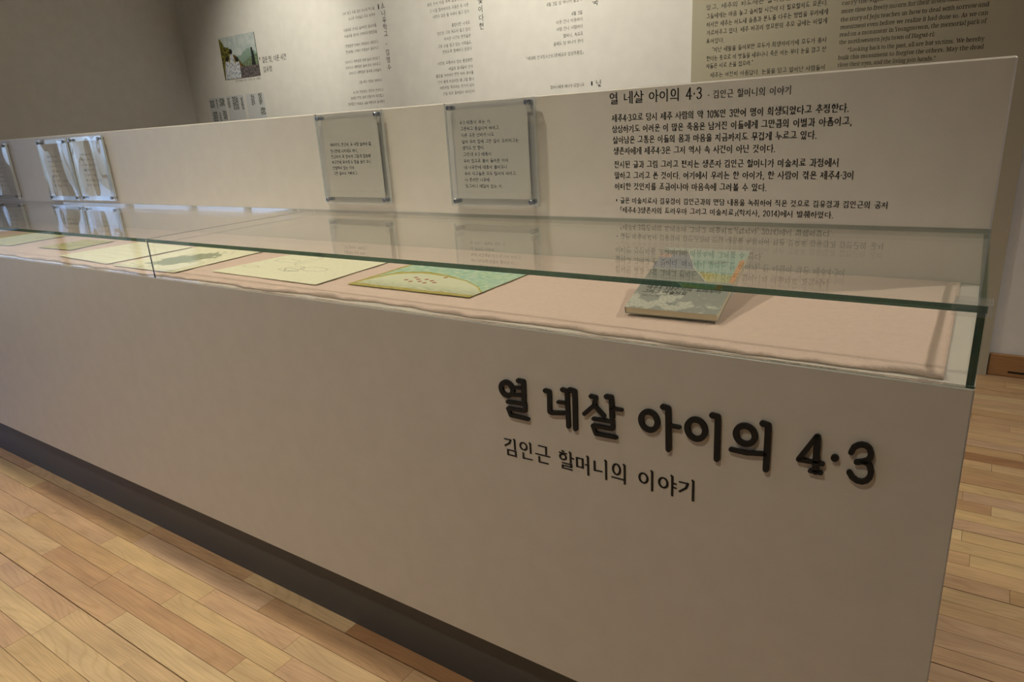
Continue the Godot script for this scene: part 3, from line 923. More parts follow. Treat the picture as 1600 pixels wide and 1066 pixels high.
func papers():
	var y := TOP + 0.0060
	var cream := Color(0.90, 0.89, 0.77)
	var grey := Color(0.45, 0.45, 0.40)
	# crayon drawing: an olive mound under blue-green strokes, a pale round with red marks
	var w := 512
	var h := 352
	var im := Image.create(w, h, false, Image.FORMAT_RGB8)
	var n1 := noise(71, 1.0, 2)
	var n2 := noise(72, 1.0, 3)
	var arc := [Vector2(0.0, 0.05), Vector2(0.03, 0.27), Vector2(0.10, 0.53), Vector2(0.20, 0.62), Vector2(0.29, 0.66), Vector2(0.49, 0.62), Vector2(0.72, 0.51), Vector2(0.89, 0.35), Vector2(1.001, 0.18)]
	for yy in h:
		for xx in w:
			var u := float(xx) / w
			var v := 1.0 - float(yy) / h
			var stroke := 0.5 + 0.5 * n1.get_noise_2d(u * 10.0 + v * 26.0, v * 60.0 - u * 8.0)
			var patch := 0.5 + 0.5 * n2.get_noise_2d(u * 4.0, v * 4.0)
			var ridge := 0.2
			for q in arc.size() - 1:
				if u >= arc[q].x and u <= arc[q + 1].x: ridge = lerpf(arc[q].y, arc[q + 1].y, (u - arc[q].x) / (arc[q + 1].x - arc[q].x))
			var c := Color(0.85, 0.87, 0.74)
			if v > ridge:
				c = c.lerp(Color(0.44, 0.67, 0.66).lerp(Color(0.58, 0.74, 0.56), patch), clampf(stroke * 2.4 - 0.65, 0.05, 0.95))
			else:
				c = Color(0.82, 0.83, 0.70).lerp(Color(0.48, 0.50, 0.38), clampf((0.30 - v) * 2.6, 0.0, 0.8) * clampf(stroke * 2.6 - 0.8, 0.0, 1.0))
			var band := 0.085 if u < 0.12 else lerpf(0.05, 0.012, clampf((u - 0.12) / 0.6, 0, 1))
			if absf(v - ridge) < band: c = c.lerp(Color(0.68, 0.60, 0.20), clampf(0.25 + stroke, 0.0, 0.9))
			if v < 0.05 + 0.04 * patch or u < 0.03: c = c.lerp(Color(0.66, 0.58, 0.22), clampf(0.3 + stroke, 0, 0.85))
			im.set_pixel(xx, yy, c)
	for s in [[0.31, 0.66], [0.33, 0.55], [0.43, 0.67], [0.50, 0.61], [0.49, 0.70], [0.38, 0.60], [0.37, 0.70], [0.44, 0.58], [0.55, 0.66], [0.53, 0.45]]:
		var cc := Vector2(s[0] * w, s[1] * h)
		for dy in range(-10, 11):
			for dx in range(-11, 12):
				if Vector2(dx / 10.0, dy / 9.0).length() < 0.85 + 0.2 * n2.get_noise_2d(dx * 0.3, dy * 0.3):
					im.set_pixel(int(cc.x) + dx, int(cc.y) + dy, Color(0.62, 0.30, 0.20))
	sheet("crayon_drawing", "colourful crayon drawing of a pale mound with red marks, beside the book", "drawing", [Vector2(-1.1077, -0.1073), Vector2(-0.7868, -0.1093), Vector2(-0.7890, -0.3244), Vector2(-1.1144, -0.3323)], tex_mat(im), y, "drawings on the cloth")
	# pencil drawing with two outlined figures
	im = blank(512, 352, cream, 73)
	pencil(im, loop(330, 200, 60, 26, 1), grey)
	pencil(im, loop(250, 215, 34, 30, 2), grey)
	pencil(im, loop(245, 235, 46, 18, 3), grey)
	pencil(im, loop(100, 130, 60, 22, 4), grey)
	pencil(im, loop(60, 245, 40, 12, 5), grey)
	pencil(im, [Vector2(220, 225), Vector2(255, 262), Vector2(300, 240), Vector2(260, 250)], grey)
	pencil(im, loop(190, 110, 16, 60, 6), grey)
	sheet("pencil_drawing", "cream sheet with faint pencil outlines, beside the crayon drawing", "drawing", [Vector2(-1.5627, -0.0863), Vector2(-1.1737, -0.0777), Vector2(-1.1900, -0.3400), Vector2(-1.5350, -0.3420)], tex_mat(im), y, "drawings on the cloth")
	# cream sheet with a grey-green cloud of shading
	im = blank(512, 384, cream, 74)
	var n3 := noise(75, 0.02, 4)
	for yy in range(60, 360):
		for xx in range(60, 470):
			var e := Vector2((xx - 265 - (200 - yy) * 0.4) / 110.0, (yy - 215) / 120.0).length() + 0.5 * n3.get_noise_2d(xx, yy)
			if e < 1.0: im.set_pixel(xx, yy, im.get_pixel(xx, yy).lerp(Color(0.52, 0.55, 0.44), 0.75 + 0.2 * n3.get_noise_2d(xx * 3.0, yy * 9.0)))
	pencil(im, [Vector2(330, 40), Vector2(400, 100), Vector2(380, 190)], grey)
	pencil(im, [Vector2(30, 330), Vector2(120, 345), Vector2(160, 335)], grey)
	pencil(im, loop(420, 250, 40, 20, 8), grey)
	sheet("shaded_drawing", "cream sheet with a grey-green shaded patch under the glass joint", "drawing", [Vector2(-1.9390, -0.0365), Vector2(-1.6498, -0.0400), Vector2(-1.6700, -0.3300), Vector2(-1.9700, -0.3380)], tex_mat(im), y, "drawings on the cloth")
	im = blank(512, 352, cream, 76)
	for k in 5:
		pencil(im, [Vector2(60 + k * 30, 60 + k * 55), Vector2(200 + k * 10, 50 + k * 55), Vector2(420, 58 + k * 55)], grey.lerp(cream, 0.35))
	sheet("letter_sheet", "cream sheet with faint pencil lines, left of the shaded drawing", "paper", [Vector2(-2.3110, -0.0635), Vector2(-1.9800, -0.0420), Vector2(-1.9850, -0.3000), Vector2(-2.2900, -0.3050)], tex_mat(im), y, "drawings on the cloth")
	# small uneven drawing with green and red scribbles
	im = blank(384, 300, Color(0.74, 0.72, 0.50), 77)
	for k in 26:
		var c: Color = [Color(0.35, 0.38, 0.22), Color(0.42, 0.42, 0.30), Color(0.55, 0.50, 0.22), Color(0.75, 0.28, 0.12)][k % 4 if k % 9 == 3 else k % 3]
		var p := []
		var o := Vector2(rng.randf_range(30, 350), rng.randf_range(30, 270))
		for q in 5: p.append(o + Vector2(rng.randf_range(-45, 45), rng.randf_range(-26, 26)))
		pencil(im, p, c, 1.8)
	pencil(im, [Vector2(210, 60), Vector2(300, 70), Vector2(340, 50)], Color(0.78, 0.26, 0.10), 2.4)
	sheet("scribbled_drawing", "small olive drawing with green and red scribbles", "drawing", [Vector2(-2.5900, -0.1250), Vector2(-2.3900, -0.1344), Vector2(-2.4300, -0.2928), Vector2(-2.5885, -0.2763)], tex_mat(im), y, "drawings on the cloth")
	im = blank(512, 352, Color(0.80, 0.79, 0.60), 78)
	for k in 14:
		pencil(im, loop(rng.randf_range(60, 450), rng.randf_range(60, 290), rng.randf_range(15, 60), rng.randf_range(8, 30), 100 + k), Color(0.52, 0.54, 0.36), 1.6)
	sheet("leaf_drawing", "yellow-green drawing of pale loops under the farther glass", "drawing", [Vector2(-3.1000, -0.1100), Vector2(-2.7700, -0.1050), Vector2(-2.8000, -0.3200), Vector2(-3.1000, -0.3250)], tex_mat(im), y, "drawings on the cloth")

func book():
	# A5 book tilted up on a small wedge; local x to the right, y up the cover, z out of the cover
	var n0 := Vector3(-0.4739, TOP + 0.0190, -0.1110)
	var e := Vector3(0.14786, 0.0, -0.00748).normalized()
	var up := Vector3(-0.00765, 0.06005, -0.2011).normalized()
	up = (up - e * e.dot(up)).normalized()
	var out := e.cross(up).normalized()
	var r := thing("book", "grey softcover book with a colour picture and orange corner, tilted under glass", "book")
	r.transform = Transform3D(Basis(e, up, out), n0)
	var W := 0.148
	var H := 0.210
	var T := 0.0115
	var st := new_st()
	box(st, Vector3(0.0012, 0.001, -T + 0.0006), Vector3(W - 0.001, H - 0.001, -0.0006))
	obj("page_block", st, mat(Color(0.86, 0.82, 0.70), 0.9), r)
	st = new_st()
	box(st, Vector3(0, 0, -T), Vector3(W, H, -T + 0.0005))
	box(st, Vector3(0, 0, -T + 0.0005), Vector3(0.0011, H, -0.0005))
	obj("back_cover", st, mat(Color(0.62, 0.62, 0.56), 0.5), r)
	# printed front cover
	var iw := 444
	var ih := 630
	var im := Image.create(iw, ih, false, Image.FORMAT_RGB8)
	var a := noise(81, 0.009, 3)
	var b := noise(82, 0.06, 3)
	for y in ih:
		for x in iw:
			var u := float(x) / iw
			var v := 1.0 - float(y) / ih
			var k := a.get_noise_2d(x, y * 1.3)
			var f := b.get_noise_2d(x, y)
			var c := Color(0.58, 0.59, 0.55)
			if v < 0.46:
				# pale drifting clouds over grey, below the title
				var s := k * 0.75 + 0.42 - absf(v - 0.09) * 3.4 - (0.0 if u < 0.72 else 0.22)
				var pale := Color(0.78, 0.78, 0.72).lerp(Color(0.68, 0.68, 0.62), clampf(f * 1.4 + 0.4, 0, 1))
				if v < 0.30: c = c.lerp(pale, smoothstep(0.02, 0.26, s))
			elif v > 0.95: c = Color(0.70, 0.72, 0.66)
			else:
				var split := lerpf(0.69, 0.49, (v - 0.47) / 0.19) if v < 0.66 else lerpf(0.49, 0.31, (v - 0.66) / 0.28)
				if u < split:
					if v > 0.88: c = Color(0.44, 0.44, 0.41).lerp(Color(0.28, 0.28, 0.26), clampf(f + 0.4, 0, 1))
					elif v > 0.62 + u * 0.06 - 0.10 * u * u: c = Color(0.45, 0.47, 0.55).lerp(Color(0.40, 0.42, 0.50), clampf(f + 0.4, 0, 1))
					else: c = Color(0.46, 0.47, 0.43).lerp(Color(0.36, 0.37, 0.33), clampf(f * 1.5 + 0.4, 0, 1))
					if absf(v - 0.62 - u * 0.06 + 0.10 * u * u) < 0.006: c = Color(0.74, 0.74, 0.68)
					if v > 0.82 and v < 0.88 and u < 0.14: c = Color(0.72, 0.52, 0.45)
				else:
					c = Color(0.60, 0.73, 0.66)
					if v < 0.62 - (u - 0.5) * 0.10: c = Color(0.76, 0.74, 0.46).lerp(Color(0.62, 0.62, 0.36), clampf(f * 2.0 + 0.4, 0, 1))
					if v < 0.58 and u < 0.74 + 0.1 * f: c = c.lerp(Color(0.84, 0.72, 0.14), 0.6)
					if absf(v - 0.775 - 0.01 * sin(u * 9.0)) < 0.028 * sin(clampf((u - 0.55) / 0.32, 0, 1) * PI): c = Color(0.46, 0.57, 0.50)
				if absf(u - split) < 0.008: c = Color(0.82, 0.82, 0.76)
				if u > 0.945 and v < 0.83: c = Color(0.86, 0.54, 0.16)
			im.set_pixel(x, y, c)
	st = new_st()
	quad(st, Vector3(0, H, 0), Vector3(W, H, 0), Vector3(W, 0, 0), Vector3(0, 0, 0))
	var cover := obj("front_cover", st, tex_mat(im, 0.45), r)
	st = new_st()
	box(st, Vector3(0, 0, -0.0005), Vector3(W, H, -0.00005), "f")
	obj("cover_edge", st, mat(Color(0.80, 0.79, 0.72), 0.7), r)
	var z := 0.0002
	text_part(cover, "title_line", "제주4·3생존자의 트라우마", 0.0139, 0.1370, 0.0672, 0.0672, 0.0110, z, M.ink, 0.08, 0.11)
	text_part(cover, "title_line", "그리고 미술치료", 0.0121, 0.0854, 0.0541, 0.0541, 0.0110, z, M.ink, 0.08, 0.11)
	text_part(cover, "author_line", "김유경, 김인근 공저", 0.0148, 0.0438, 0.0410, 0.0410, 0.0045, z, M.ink_grey)
	text_part(cover, "publisher_line", "학지사", 0.0667, 0.0846, 0.0178, 0.0178, 0.0052, z, M.ink)
	# the wedge that carries it: its slope lies 1 mm below the back cover
	st = new_st()
	var y0 := TOP + 0.0052
	var q := func(u: float, v: float) -> Vector3: return n0 + e * u + up * v - out * (T + 0.0006)
	var p := [q.call(0.02, 0.07), q.call(W - 0.02, 0.07), q.call(W - 0.02, 0.195), q.call(0.02, 0.195)]
	var d := []
	for v in p: d.append(Vector3(v.x, y0, v.z))
	quad(st, p[3], p[2], p[1], p[0])
	quad(st, p[0], p[1], d[1], d[0])
	quad(st, p[1], p[2], d[2], d[1])
	quad(st, p[2], p[3], d[3], d[2])
	quad(st, p[3], p[0], d[0], d[3])
	quad(st, d[0], d[1], d[2], d[3])
	var o := obj("book_wedge", st, M.paint)
	tag(o, "small wedge propping up the tilted book", "book stand")

# ---------------------------------------------------------------- signs on the panel
func acrylic_sheet(w: float, h: float, z0: float, th: float, bend: float, sd: int) -> ArrayMesh:
	# a clear sheet, wavy by bend metres; surface 0 the faces, surface 1 the edges
	var fn := noise(sd, 1.0, 2)
	var n := 28 if bend > 0.0 else 2
	var pt := func(i: int, j: int, dz: float) -> Vector3:
		var u := float(i) / n - 0.5
		var v := float(j) / n - 0.5
		var pin := 1.0 - pow(maxf(absf(u), absf(v)) * 2.0, 6.0) * 0.5
		return Vector3(u * w, v * h, z0 + dz + bend * pin * (0.6 * sin(u * 6.0 + v * 1.7 + sd) + 0.14 * sin(u * 13.0 - v * 2.5 + sd) + 0.3 * fn.get_noise_2d(u * 0.8, v * 0.8)))
	var mesh := ArrayMesh.new()
	var st := new_st()
	st.set_smooth_group(0)
	for side in 2:
		for i in n + 1:
			for j in n + 1:
				st.set_uv(Vector2.ZERO)
				st.add_vertex(pt.call(i, j, th if side == 0 else 0.0))
		var base := side * (n + 1) * (n + 1)
		for i in n:
			for j in n:
				var a := base + i * (n + 1) + j
				var b := a + n + 1
				for k in ([a, a + 1, b + 1, a, b + 1, b] if side == 0 else [a, b + 1, a + 1, a, b, b + 1]): st.add_index(k)
	st.generate_normals()
	st.commit(mesh)
	mesh.surface_set_material(0, M.acrylic)
	st = new_st()
	for k in n:
		for e in [[k, 0, k + 1, 0], [k + 1, n, k, n], [0, k + 1, 0, k], [n, k, n, k + 1]]:
			quad(st, pt.call(e[0], e[1], th), pt.call(e[2], e[3], th), pt.call(e[2], e[3], 0.0), pt.call(e[0], e[1], 0.0))
	st.commit(mesh)
	mesh.surface_set_material(1, M.acrylic_edge)
	return mesh

func make_sign(label: String, cx: float, cy: float, bend: float, sd: int, lines: Array, h: float, m: Material):
	var r := thing("acrylic_sign", label, "sign", Vector3(cx, cy, -DEEP), "clear signs on the upright panel")
	var W := 0.255
	var H := 0.243
	for s in [["back_sheet", 0.009, 0.0], ["front_sheet", 0.0135, bend]]:
		var o := MeshInstance3D.new()
		o.name = s[0]
		o.mesh = acrylic_sheet(W, H, s[1], 0.003, s[2], sd)
		r.add_child(o, true)
	var st := new_st()
	box(st, Vector3(-0.1075, -0.1045, 0.01225), Vector3(0.1075, 0.1055, 0.0126))
	var p := obj("paper", st, M.sign_paper, r)
	for l in lines:
		text_part(p, "text_line", l[0], l[1] - cx, l[2] - cx, l[3] - cy, l[4] - cy, h, 0.0127, m, 0.10, 0.13)
	for sx in [-1.0, 1.0]:
		for sy in [-1.0, 1.0]:
			st = new_st()
			var c := Vector3(sx * 0.1115, sy * 0.1105, 0.0)
			lathe(st, c, Vector3(0, 0, 1), [[0.0, 0.0], [0.0, 0.0055], [0.0088, 0.0055], [0.0088, 0.0025], [0.0168, 0.0025], [0.0168, 0.006], [0.0235, 0.006], [0.0248, 0.0048], [0.0248, 0.0]], 18)
			obj("standoff", st, M.chrome, r)

func signs():
	make_sign("clear acrylic sign with eleven lines of text beside the printed panel heading", -0.9995, 1.0606, 0.0, 3, [
		["4·3 태풍이 부는 거.", -1.0853, -0.9917, 1.1367, 1.1347], ["고문하고 총살시켜 버리고.", -1.0845, -0.9692, 1.1225, 1.1196], ["다른 곳은 난리가 나도", -1.0839, -0.9862, 1.1071, 1.1054],
		["설마 우리 집에 그런 일이 오리라고는", -1.0837, -0.9187, 1.0924, 1.0894], ["생각도 안 했어.", -1.0829, -1.0167, 1.0772, 1.0767], ["그런데 4·3 태풍이", -1.0820, -0.9972, 1.0623, 1.0614],
		["우리 집으로 불어 들어온 거야.", -1.0825, -0.9481, 1.0465, 1.0459], ["네 나무만에 태풍이 불어오니", -1.0828, -0.9545, 1.0315, 1.0308], ["우리 식구들은 모두 떨어져 버리고.", -1.0828, -0.9283, 1.0166, 1.0155],
		["나 혼자만 나무에", -1.0826, -1.0085, 1.0019, 1.0011], ["덩그러니 매달려 있는 거.", -1.0824, -0.9707, 0.9871, 0.9854]], 0.0088, M.ink)
	make_sign("clear acrylic sign with six short lines of text on bare panel", -1.4665, 1.0598, 0.0, 4, [
		["아버지가…인근아, 두 사람 살려야 돼.", -1.5491, -1.3880, 1.0994, 1.0963], ["언니한테 시키세요 하니,", -1.5506, -1.4416, 1.0815, 1.0808], ["인근이가 꼭 있어야 그렇게 말씀해", -1.5504, -1.3969, 1.0663, 1.0662],
		["마구간에 보이게 두 명을 숨겨 보니", -1.5505, -1.3972, 1.0515, 1.0510], ["신발짝이 있는 거야.", -1.5508, -1.4624, 1.0356, 1.0358], ["그땐 좋아서 기뻐하고.", -1.5504, -1.4524, 1.0206, 1.0212]], 0.0100, M.ink)
	var short := ["그 때 나는", "열 네살 아이", "집에 가고 싶어", "아무도 없는 거야.", "어머니", "나무 밑에서", "울었지."]
	for s in [["clear wavy acrylic sign of the close pair, nearer the six-line sign", -2.914, 1.0500, 31], ["clear wavy acrylic sign of the close pair, farther from the six-line sign", -3.196, 1.0480, 37], ["clear wavy acrylic sign standing alone near the side wall", -3.756, 1.0480, 43]]:
		var lines := []
		for k in 7:
			lines.append([short[(k + int(s[3])) % 7], s[1] - 0.07, s[1] + 0.02 + 0.04 * ((k * 3) % 4) / 3.0, s[2] + 0.055 - k * 0.0195, s[2] + 0.055 - k * 0.0195])
		make_sign(s[0], s[1], s[2], 0.0055, s[3], lines, 0.0090, M.ink_grey)

# ---------------------------------------------------------------- back wall
func text_board():
	var st := new_st()
	bevel_box(st, Vector3(-1.2125, 0.0, WALL_Z + 0.0005), Vector3(0.0902, 2.35, BOARD_Z), 0.001)
	var o := obj("text_board", st, M.board)
	tag(o, "tall greyish board with Korean and English columns against the back wall", "text board")
	var z := BOARD_Z + 0.0004
	for l in [
		["있고, 제주의 파도에는 살아남은 이의 눈물이", -1.1480, -0.6390, 1.5680, 1.5480],
		["그들에게는 마음 놓고 슬퍼할 시간이 더 필요할지도 모른다.", -1.1473, -0.6386, 1.5306, 1.5141],
		["하지만 제주는 어느새 슬픔과 분노를 다루는 방법을 우리에게", -1.1443, -0.6359, 1.4960, 1.4796],
		["가르쳐주고 있다. 제주 하귀리 영모원의 추모 글에는 이렇게", -1.1432, -0.6367, 1.4614, 1.4465],
		["쓰여있다.", -1.1442, -1.0614, 1.4246, 1.4201],
		["“지난 세월을 돌아보면 모두가 희생자이기에 모두가 용서", -1.1146, -0.6330, 1.3889, 1.3727],
		["한다는 뜻으로 이 빗돌을 세우나니 죽은 이는 부디 눈을 감고 산", -1.1401, -0.6322, 1.3541, 1.3367],
		["자들은 서로 손을 잡으라.”", -1.1411, -0.9308, 1.3187, 1.3132],
		["제주는 여전히 아름답다. 눈물을 딛고 일어난 사람들이", -1.1207, -0.6300, 1.2814, 1.2658],
	]:
		text_part(o, "text_line", l[0], l[1], l[2], l[3], l[4], 0.0215, z, M.ink, 0.075, 0.095)
	for l in [
		["carry the signs of the past. They may need some", -0.5860, -0.0860, 1.5040, 1.4880],
		["more time to freely mourn for their loved ones. However,", -0.5860, -0.0840, 1.4735, 1.4590],
		["the story of Jeju teaches us how to deal with sorrow and", -0.5863, -0.0830, 1.4421, 1.4289],
		["resentment even before we realize it had done so. As we can", -0.5851, -0.0831, 1.4137, 1.3997],
		["read on a monument in Yeongmowon, the memorial park of", -0.5857, -0.0828, 1.3852, 1.3723],
		["the northwestern Jeju town of Hagwi-ri:", -0.5845, -0.2460, 1.3557, 1.3455],
		["“Looking back to the past, all are but victims. We hereby", -0.5495, -0.0827, 1.3253, 1.3110],
		["built this monument to forgive the others. May the dead", -0.5839, -0.0813, 1.2975, 1.2829],
		["close their eyes, and the living join hands.”", -0.5829, -0.2333, 1.2694, 1.2572],
	]:
		latin(o, l[0], l[1], l[2], lerpf((l[3] + l[4]) / 2, l[3], 0.5), lerpf((l[3] + l[4]) / 2, l[4], 0.5), z)

func latin(parent: Node, text: String, x0: float, x1: float, yl: float, yr: float, z: float):
	var tm := TextMesh.new()
	var f := SystemFont.new()
	f.font_names = PackedStringArray(["Droid Serif"])
	tm.font = f
	tm.text = text
	tm.font_size = 24
	tm.pixel_size = 0.001
	tm.depth = 0.0004
	tm.curve_step = 1.0
	tm.horizontal_alignment = HORIZONTAL_ALIGNMENT_LEFT
	tm.vertical_alignment = VERTICAL_ALIGNMENT_BOTTOM
	tm.material = M.ink
	var bb := tm.get_aabb()
	var sx := (x1 - x0) / bb.size.x
	var sy := 0.0222 / 0.024
	var o := MeshInstance3D.new()
	o.name = "text_line"
	o.mesh = tm
	var t := Basis(Vector3(0, 0, 1), atan2(yr - yl, x1 - x0)).scaled_local(Vector3(sx, sy, 1.0))
	o.transform = Transform3D(t, Vector3(x0, yl - 0.0058, z) - t * Vector3(bb.position.x, 0, 0))
	parent.add_child(o, true)

func wall_items():
	var z := WALL_Z + 0.0004
	var par := back_wall
	# vertical titles and right-aligned verses
	var col1 := ["나이 많고 주름 많은 소나무 학교를", "소나무 가지들도 모두 숨죽여", "이름대로 산사도 슬퍼하던 봄소리를", "이슬비를 옹기이 산허리로 휘영청을", "한밤중엔 산에서 이방송이 내려오고", "한낮에는 산에서 이방송이 올라가고", "우리식구 새벽잠은 잠깨 들새 이리보고", "우리식구 새벽잠은 들에 와서 저리보고", "우리식구 새벽잠은 통곡에 스며들어", "그럴 때가 가랑비 저려오니", "소나무 작은방도 주인이 산이지고", "뒤에선 반장 숲에 산딸기가 부끄럽고", "임자없던 마음들도 솔솔 바람으로 돌아왔다"]
	var pos1 := [[-3.4700, 1.8260], [-3.4239, 1.7918], [-3.4784, 1.7322], [-3.4772, 1.6975], [-3.4783, 1.6398], [-3.4812, 1.6058], [-3.4994, 1.5470], [-3.5009, 1.5140], [-3.4780, 1.4797], [-3.4005, 1.4203], [-3.4627, 1.3640], [-3.4879, 1.3303], [-3.5175, 1.2952]]
	for i in 13: text_part(par, "text_line", col1[i], pos1[i][0], -3.1935, pos1[i][1], pos1[i][1], 0.0185, z, M.ink_grey, 0.07, 0.085)
	var col2 := ["숲의 눈이 처음 촉촉 빨갛게 물들고", "그 시절 할아버지의 주름은 또 다른", "사연이 검은 물 속에서 울고 있다", "흘렀다면 사계로", "당신은 그의 목도리 울고 있다", "이어온 시간의 흔적들은", "그의 손을 잡고 있는 가족들도", "편하도록 함께하고 있었다", "사진의 모퉁이서 있는 풍경화면", "여덟의 동네들이 선다", "흘렀을 자리마다 한번 바라 보이를", "산이 붉게 비상처럼 왜 그럴 왔나", "바위처럼 묵으려는 연기가 되어", "산등 외로 꽃처럼서 피어난다"]
	var pos2 := [[-2.7824, 1.7890], [-2.7694, 1.7535], [-2.7483, 1.7208], [-2.6174, 1.6636], [-2.7255, 1.6308], [-2.6794, 1.5976], [-2.7294, 1.5626], [-2.6974, 1.5307], [-2.7421, 1.4718], [-2.6635, 1.4378], [-2.7627, 1.4053], [-2.7520, 1.3714], [-2.7398, 1.3388], [-2.7196, 1.3055]]
	for i in 14: text_part(par, "text_line", col2[i], pos2[i][0], -2.4875, pos2[i][1], pos2[i][1], 0.0185, z, M.ink_grey, 0.07, 0.085)
	var col3 := ["4월 3일 섬 하나가 울었다", "4월 3일", "이웃 건너 이웃마다", "사람 건너 사람마다", "할머니, 속으로", "올해도 섬 하나가 운다", "「제14회 전국청소년4·3문예공모 입상작품집」", "할머니에게 해녀가 되었나요"]
	var pos3 := [[-1.9910, 1.6865], [-1.8485, 1.6271], [-1.9390, 1.5968], [-1.9394, 1.5640], [-1.8994, 1.5296], [-1.9597, 1.4966], [-2.1294, 1.4426], [-1.9876, 1.2876]]
	for i in 8: text_part(par, "text_line", col3[i], pos3[i][0], -1.7850, pos3[i][1], pos3[i][1], 0.0185, z, M.ink_grey, 0.07, 0.085)
	for t in [["소나무학교,", -3.1240, 1.8280, 0.0385], ["김명수", -3.1240, 1.5710, 0.0413], ["꽃이다현", -2.4081, 1.7640, 0.0430], ["국", -1.7134, 1.6641, 0.040], ["넋", -1.7019, 1.2871, 0.040]]:
		var y: float = t[2]
		for ch in t[0]:
			text_part(par, "title_letter", ch, t[1] - 0.0165, t[1] + 0.0165, y, y, 0.034, z, M.ink, 0.075, 0.105)
			y -= t[3]
	for b in [[-3.1640, 1.8142, -3.1560, 1.8420], [-1.7465, 1.2793, -1.7385, 1.2993], [-4.3440, 1.6400, -4.3370, 1.6580]]:
		var st := new_st()
		box(st, Vector3(b[0], b[1], WALL_Z + 0.0001), Vector3(b[2], b[3], z), "b")
		obj("bar_mark", st, M.ink, par)
	text_part(par, "text_line", "같은 땅, 다른 시간", -4.3150, -4.0570, 1.6375, 1.6365, 0.040, z, M.ink, 0.075, 0.10)
	text_part(par, "text_line", "김수영", -4.3200, -4.2230, 1.5750, 1.5765, 0.038, z, M.ink, 0.075, 0.10)
	text_part(par, "text_line", "같은 땅에서 다른 시간을 사는 사람들", -4.6532, -4.3642, 1.5240, 1.5240, 0.017, z, M.ink_grey)
	# the picture: figures in white before an autumn hillside and misty hills
	var w := 320
	var h := 224
	var im := Image.create(w, h, false, Image.FORMAT_RGB8)
	var a := noise(91, 0.02, 4)
	var b2 := noise(92, 0.06, 3)
	for y in h:
		for x in w:
			var u := float(x) / w
			var v := 1.0 - float(y) / h
			var k := a.get_noise_2d(x, y)
			var f := b2.get_noise_2d(x, y)
			var c := Color(0.78, 0.82, 0.82).lerp(Color(0.68, 0.75, 0.77), clampf(k + 0.4, 0, 1))
			var far := 0.58 + 0.10 * sin(u * 9.0 + 0.8) * (0.5 + u * 0.3) + 0.05 * k
			if v < far: c = Color(0.56, 0.66, 0.62).lerp(Color(0.44, 0.54, 0.48), clampf((far - v) * 2.5, 0, 1))
			if v < 0.50 and u > 0.55 and v < 0.30 + 0.5 * (u - 0.5): c = Color(0.50, 0.58, 0.46).lerp(Color(0.30, 0.36, 0.28), clampf(f + 0.3, 0, 1))
			var hill := 0.98 - u * 1.15 + 0.08 * k
			if v < hill and u < 0.75: c = Color(0.52, 0.50, 0.18).lerp(Color(0.20, 0.21, 0.10), clampf(f * 1.6 + 0.4, 0, 1))
			if v < hill - 0.05 and u > 0.34 and v > 0.25 and k > 0.0: c = c.lerp(Color(0.48, 0.18, 0.08), 0.7)
			for p in [[0.15, 0.44, 0.13], [0.29, 0.60, 0.11], [0.43, 0.40, 0.11]]:
				var t := clampf((p[1] - v) / p[1], 0.0, 1.0)
				var hw: float = p[2] * (0.28 + 0.72 * pow(t, 0.6)) * (1.0 + 0.25 * f)
				if v < p[1] and absf(u - p[0]) < hw: c = Color(0.86, 0.88, 0.90).lerp(Color(0.58, 0.62, 0.70), clampf(f * 1.6 + 0.3, 0, 1))
				if Vector2((u - p[0]) / 0.040, (v - p[1] - 0.045) / 0.062).length() < 1.0: c = Color(0.10, 0.09, 0.08)
			var tall := clampf((0.60 - v) / 0.36, 0.0, 1.0)
			if v < 0.60 and v > 0.22 and absf(u - 0.88 - 0.02 * k) < 0.022 + 0.030 * tall: c = Color(0.13, 0.15, 0.15)
			if Vector2((u - 0.87) / 0.026, (v - 0.635) / 0.042).length() < 1.0: c = Color(0.12, 0.11, 0.10)
			if v < 0.26 and u > 0.48: c = Color(0.46, 0.42, 0.44).lerp(Color(0.22, 0.24, 0.22), clampf(f * 2.0 + 0.3, 0, 1))
			im.set_pixel(x, y, c)
	var st := new_st()
	board_print(st, -4.7680, -4.3570, 1.5420, 1.8245, 0.004)
	var o := obj("picture_print", st, tex_mat(im, 0.7))
	tag(o, "small painted print of figures in white on an autumn hillside", "picture")
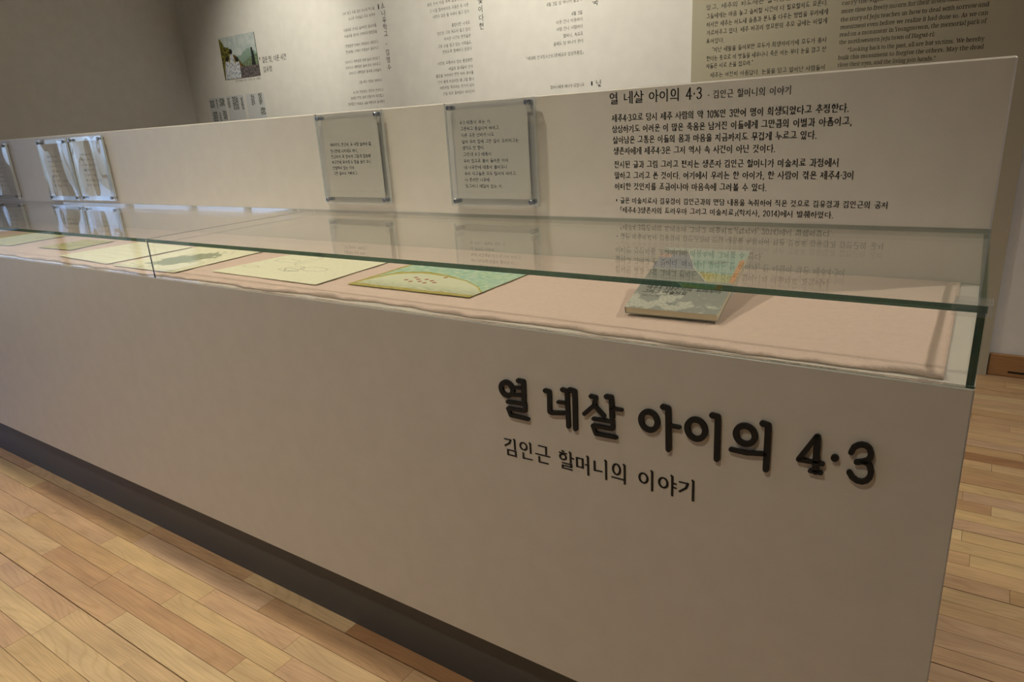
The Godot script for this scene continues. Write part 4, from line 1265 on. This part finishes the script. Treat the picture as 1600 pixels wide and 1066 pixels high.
	var spec := [
		[-5.0170, -4.8190, "white card with six small grey pictures below the painted print", [[0.16, 0.16, 0.14, 0.10], [0.48, 0.16, 0.04, 0.12], [0.80, 0.14, 0.16, 0.10], [0.24, 0.50, 0.15, 0.13], [0.55, 0.52, 0.05, 0.12], [0.85, 0.48, 0.12, 0.12]]],
		[-4.7970, -4.5910, "white card with tall green and grey strokes, between two other cards", [[0.10, 0.17, 0.07, 0.13], [0.38, 0.20, 0.05, 0.17], [0.55, 0.20, 0.12, 0.17], [0.88, 0.22, 0.06, 0.16]]],
		[-4.5640, -4.3600, "white card with two dark figures and a black square", [[0.38, 0.16, 0.09, 0.14], [0.80, 0.15, 0.09, 0.14], [0.84, 0.47, 0.13, 0.09]]],
	]
	for s in spec:
		im = blank(192, 256, Color(0.80, 0.82, 0.84), 95)
		var tint := noise(96 + spec.find(s), 0.09, 3)
		for r in s[3]:
			for y in range(int((r[1] - r[3]) * 256), int((r[1] + r[3]) * 256)):
				for x in range(int((r[0] - r[2]) * 192), int((r[0] + r[2]) * 192)):
					if x < 2 or y < 2 or x > 189 or y > 253: continue
					var k := tint.get_noise_2d(x, y)
					if k > -0.02: im.set_pixel(x, y, Color(0.16, 0.18, 0.20).lerp(Color(0.46, 0.50, 0.36), clampf(k * 1.5, 0, 1)))
		for y in [180, 186]:
			pencil(im, [Vector2(40, y), Vector2(100 + y % 7 * 8, y)], Color(0.45, 0.46, 0.48))
		st = new_st()
		board_print(st, s[0], s[1], 1.6065 - 0.185 - 0.265 + 0.27, 1.4285, 0.002)
		o = obj("picture_card", st, tex_mat(im, 0.8))
		tag(o, s[2], "card", "cards under the print")

func board_print(st: SurfaceTool, x0: float, x1: float, y0: float, y1: float, d: float):
	var zz := WALL_Z + 0.0003
	if y0 > y1 - 0.1: y0 = y1 - 0.27
	quad(st, Vector3(x0, y1, zz + d), Vector3(x1, y1, zz + d), Vector3(x1, y0, zz + d), Vector3(x0, y0, zz + d))
	var n := st
	var lo := Vector3(x0, y0, zz)
	var hi := Vector3(x1, y1, zz + d)
	var u := Vector2(0.99, 0.995)
	quad(n, Vector3(hi.x, hi.y, hi.z), Vector3(hi.x, hi.y, lo.z), Vector3(hi.x, lo.y, lo.z), Vector3(hi.x, lo.y, hi.z), u, u)
	quad(n, Vector3(lo.x, hi.y, lo.z), Vector3(lo.x, hi.y, hi.z), Vector3(lo.x, lo.y, hi.z), lo, u, u)
	quad(n, Vector3(lo.x, hi.y, lo.z), Vector3(hi.x, hi.y, lo.z), hi, Vector3(lo.x, hi.y, hi.z), u, u)
	quad(n, Vector3(lo.x, lo.y, hi.z), Vector3(hi.x, lo.y, hi.z), Vector3(hi.x, lo.y, lo.z), lo, u, u)
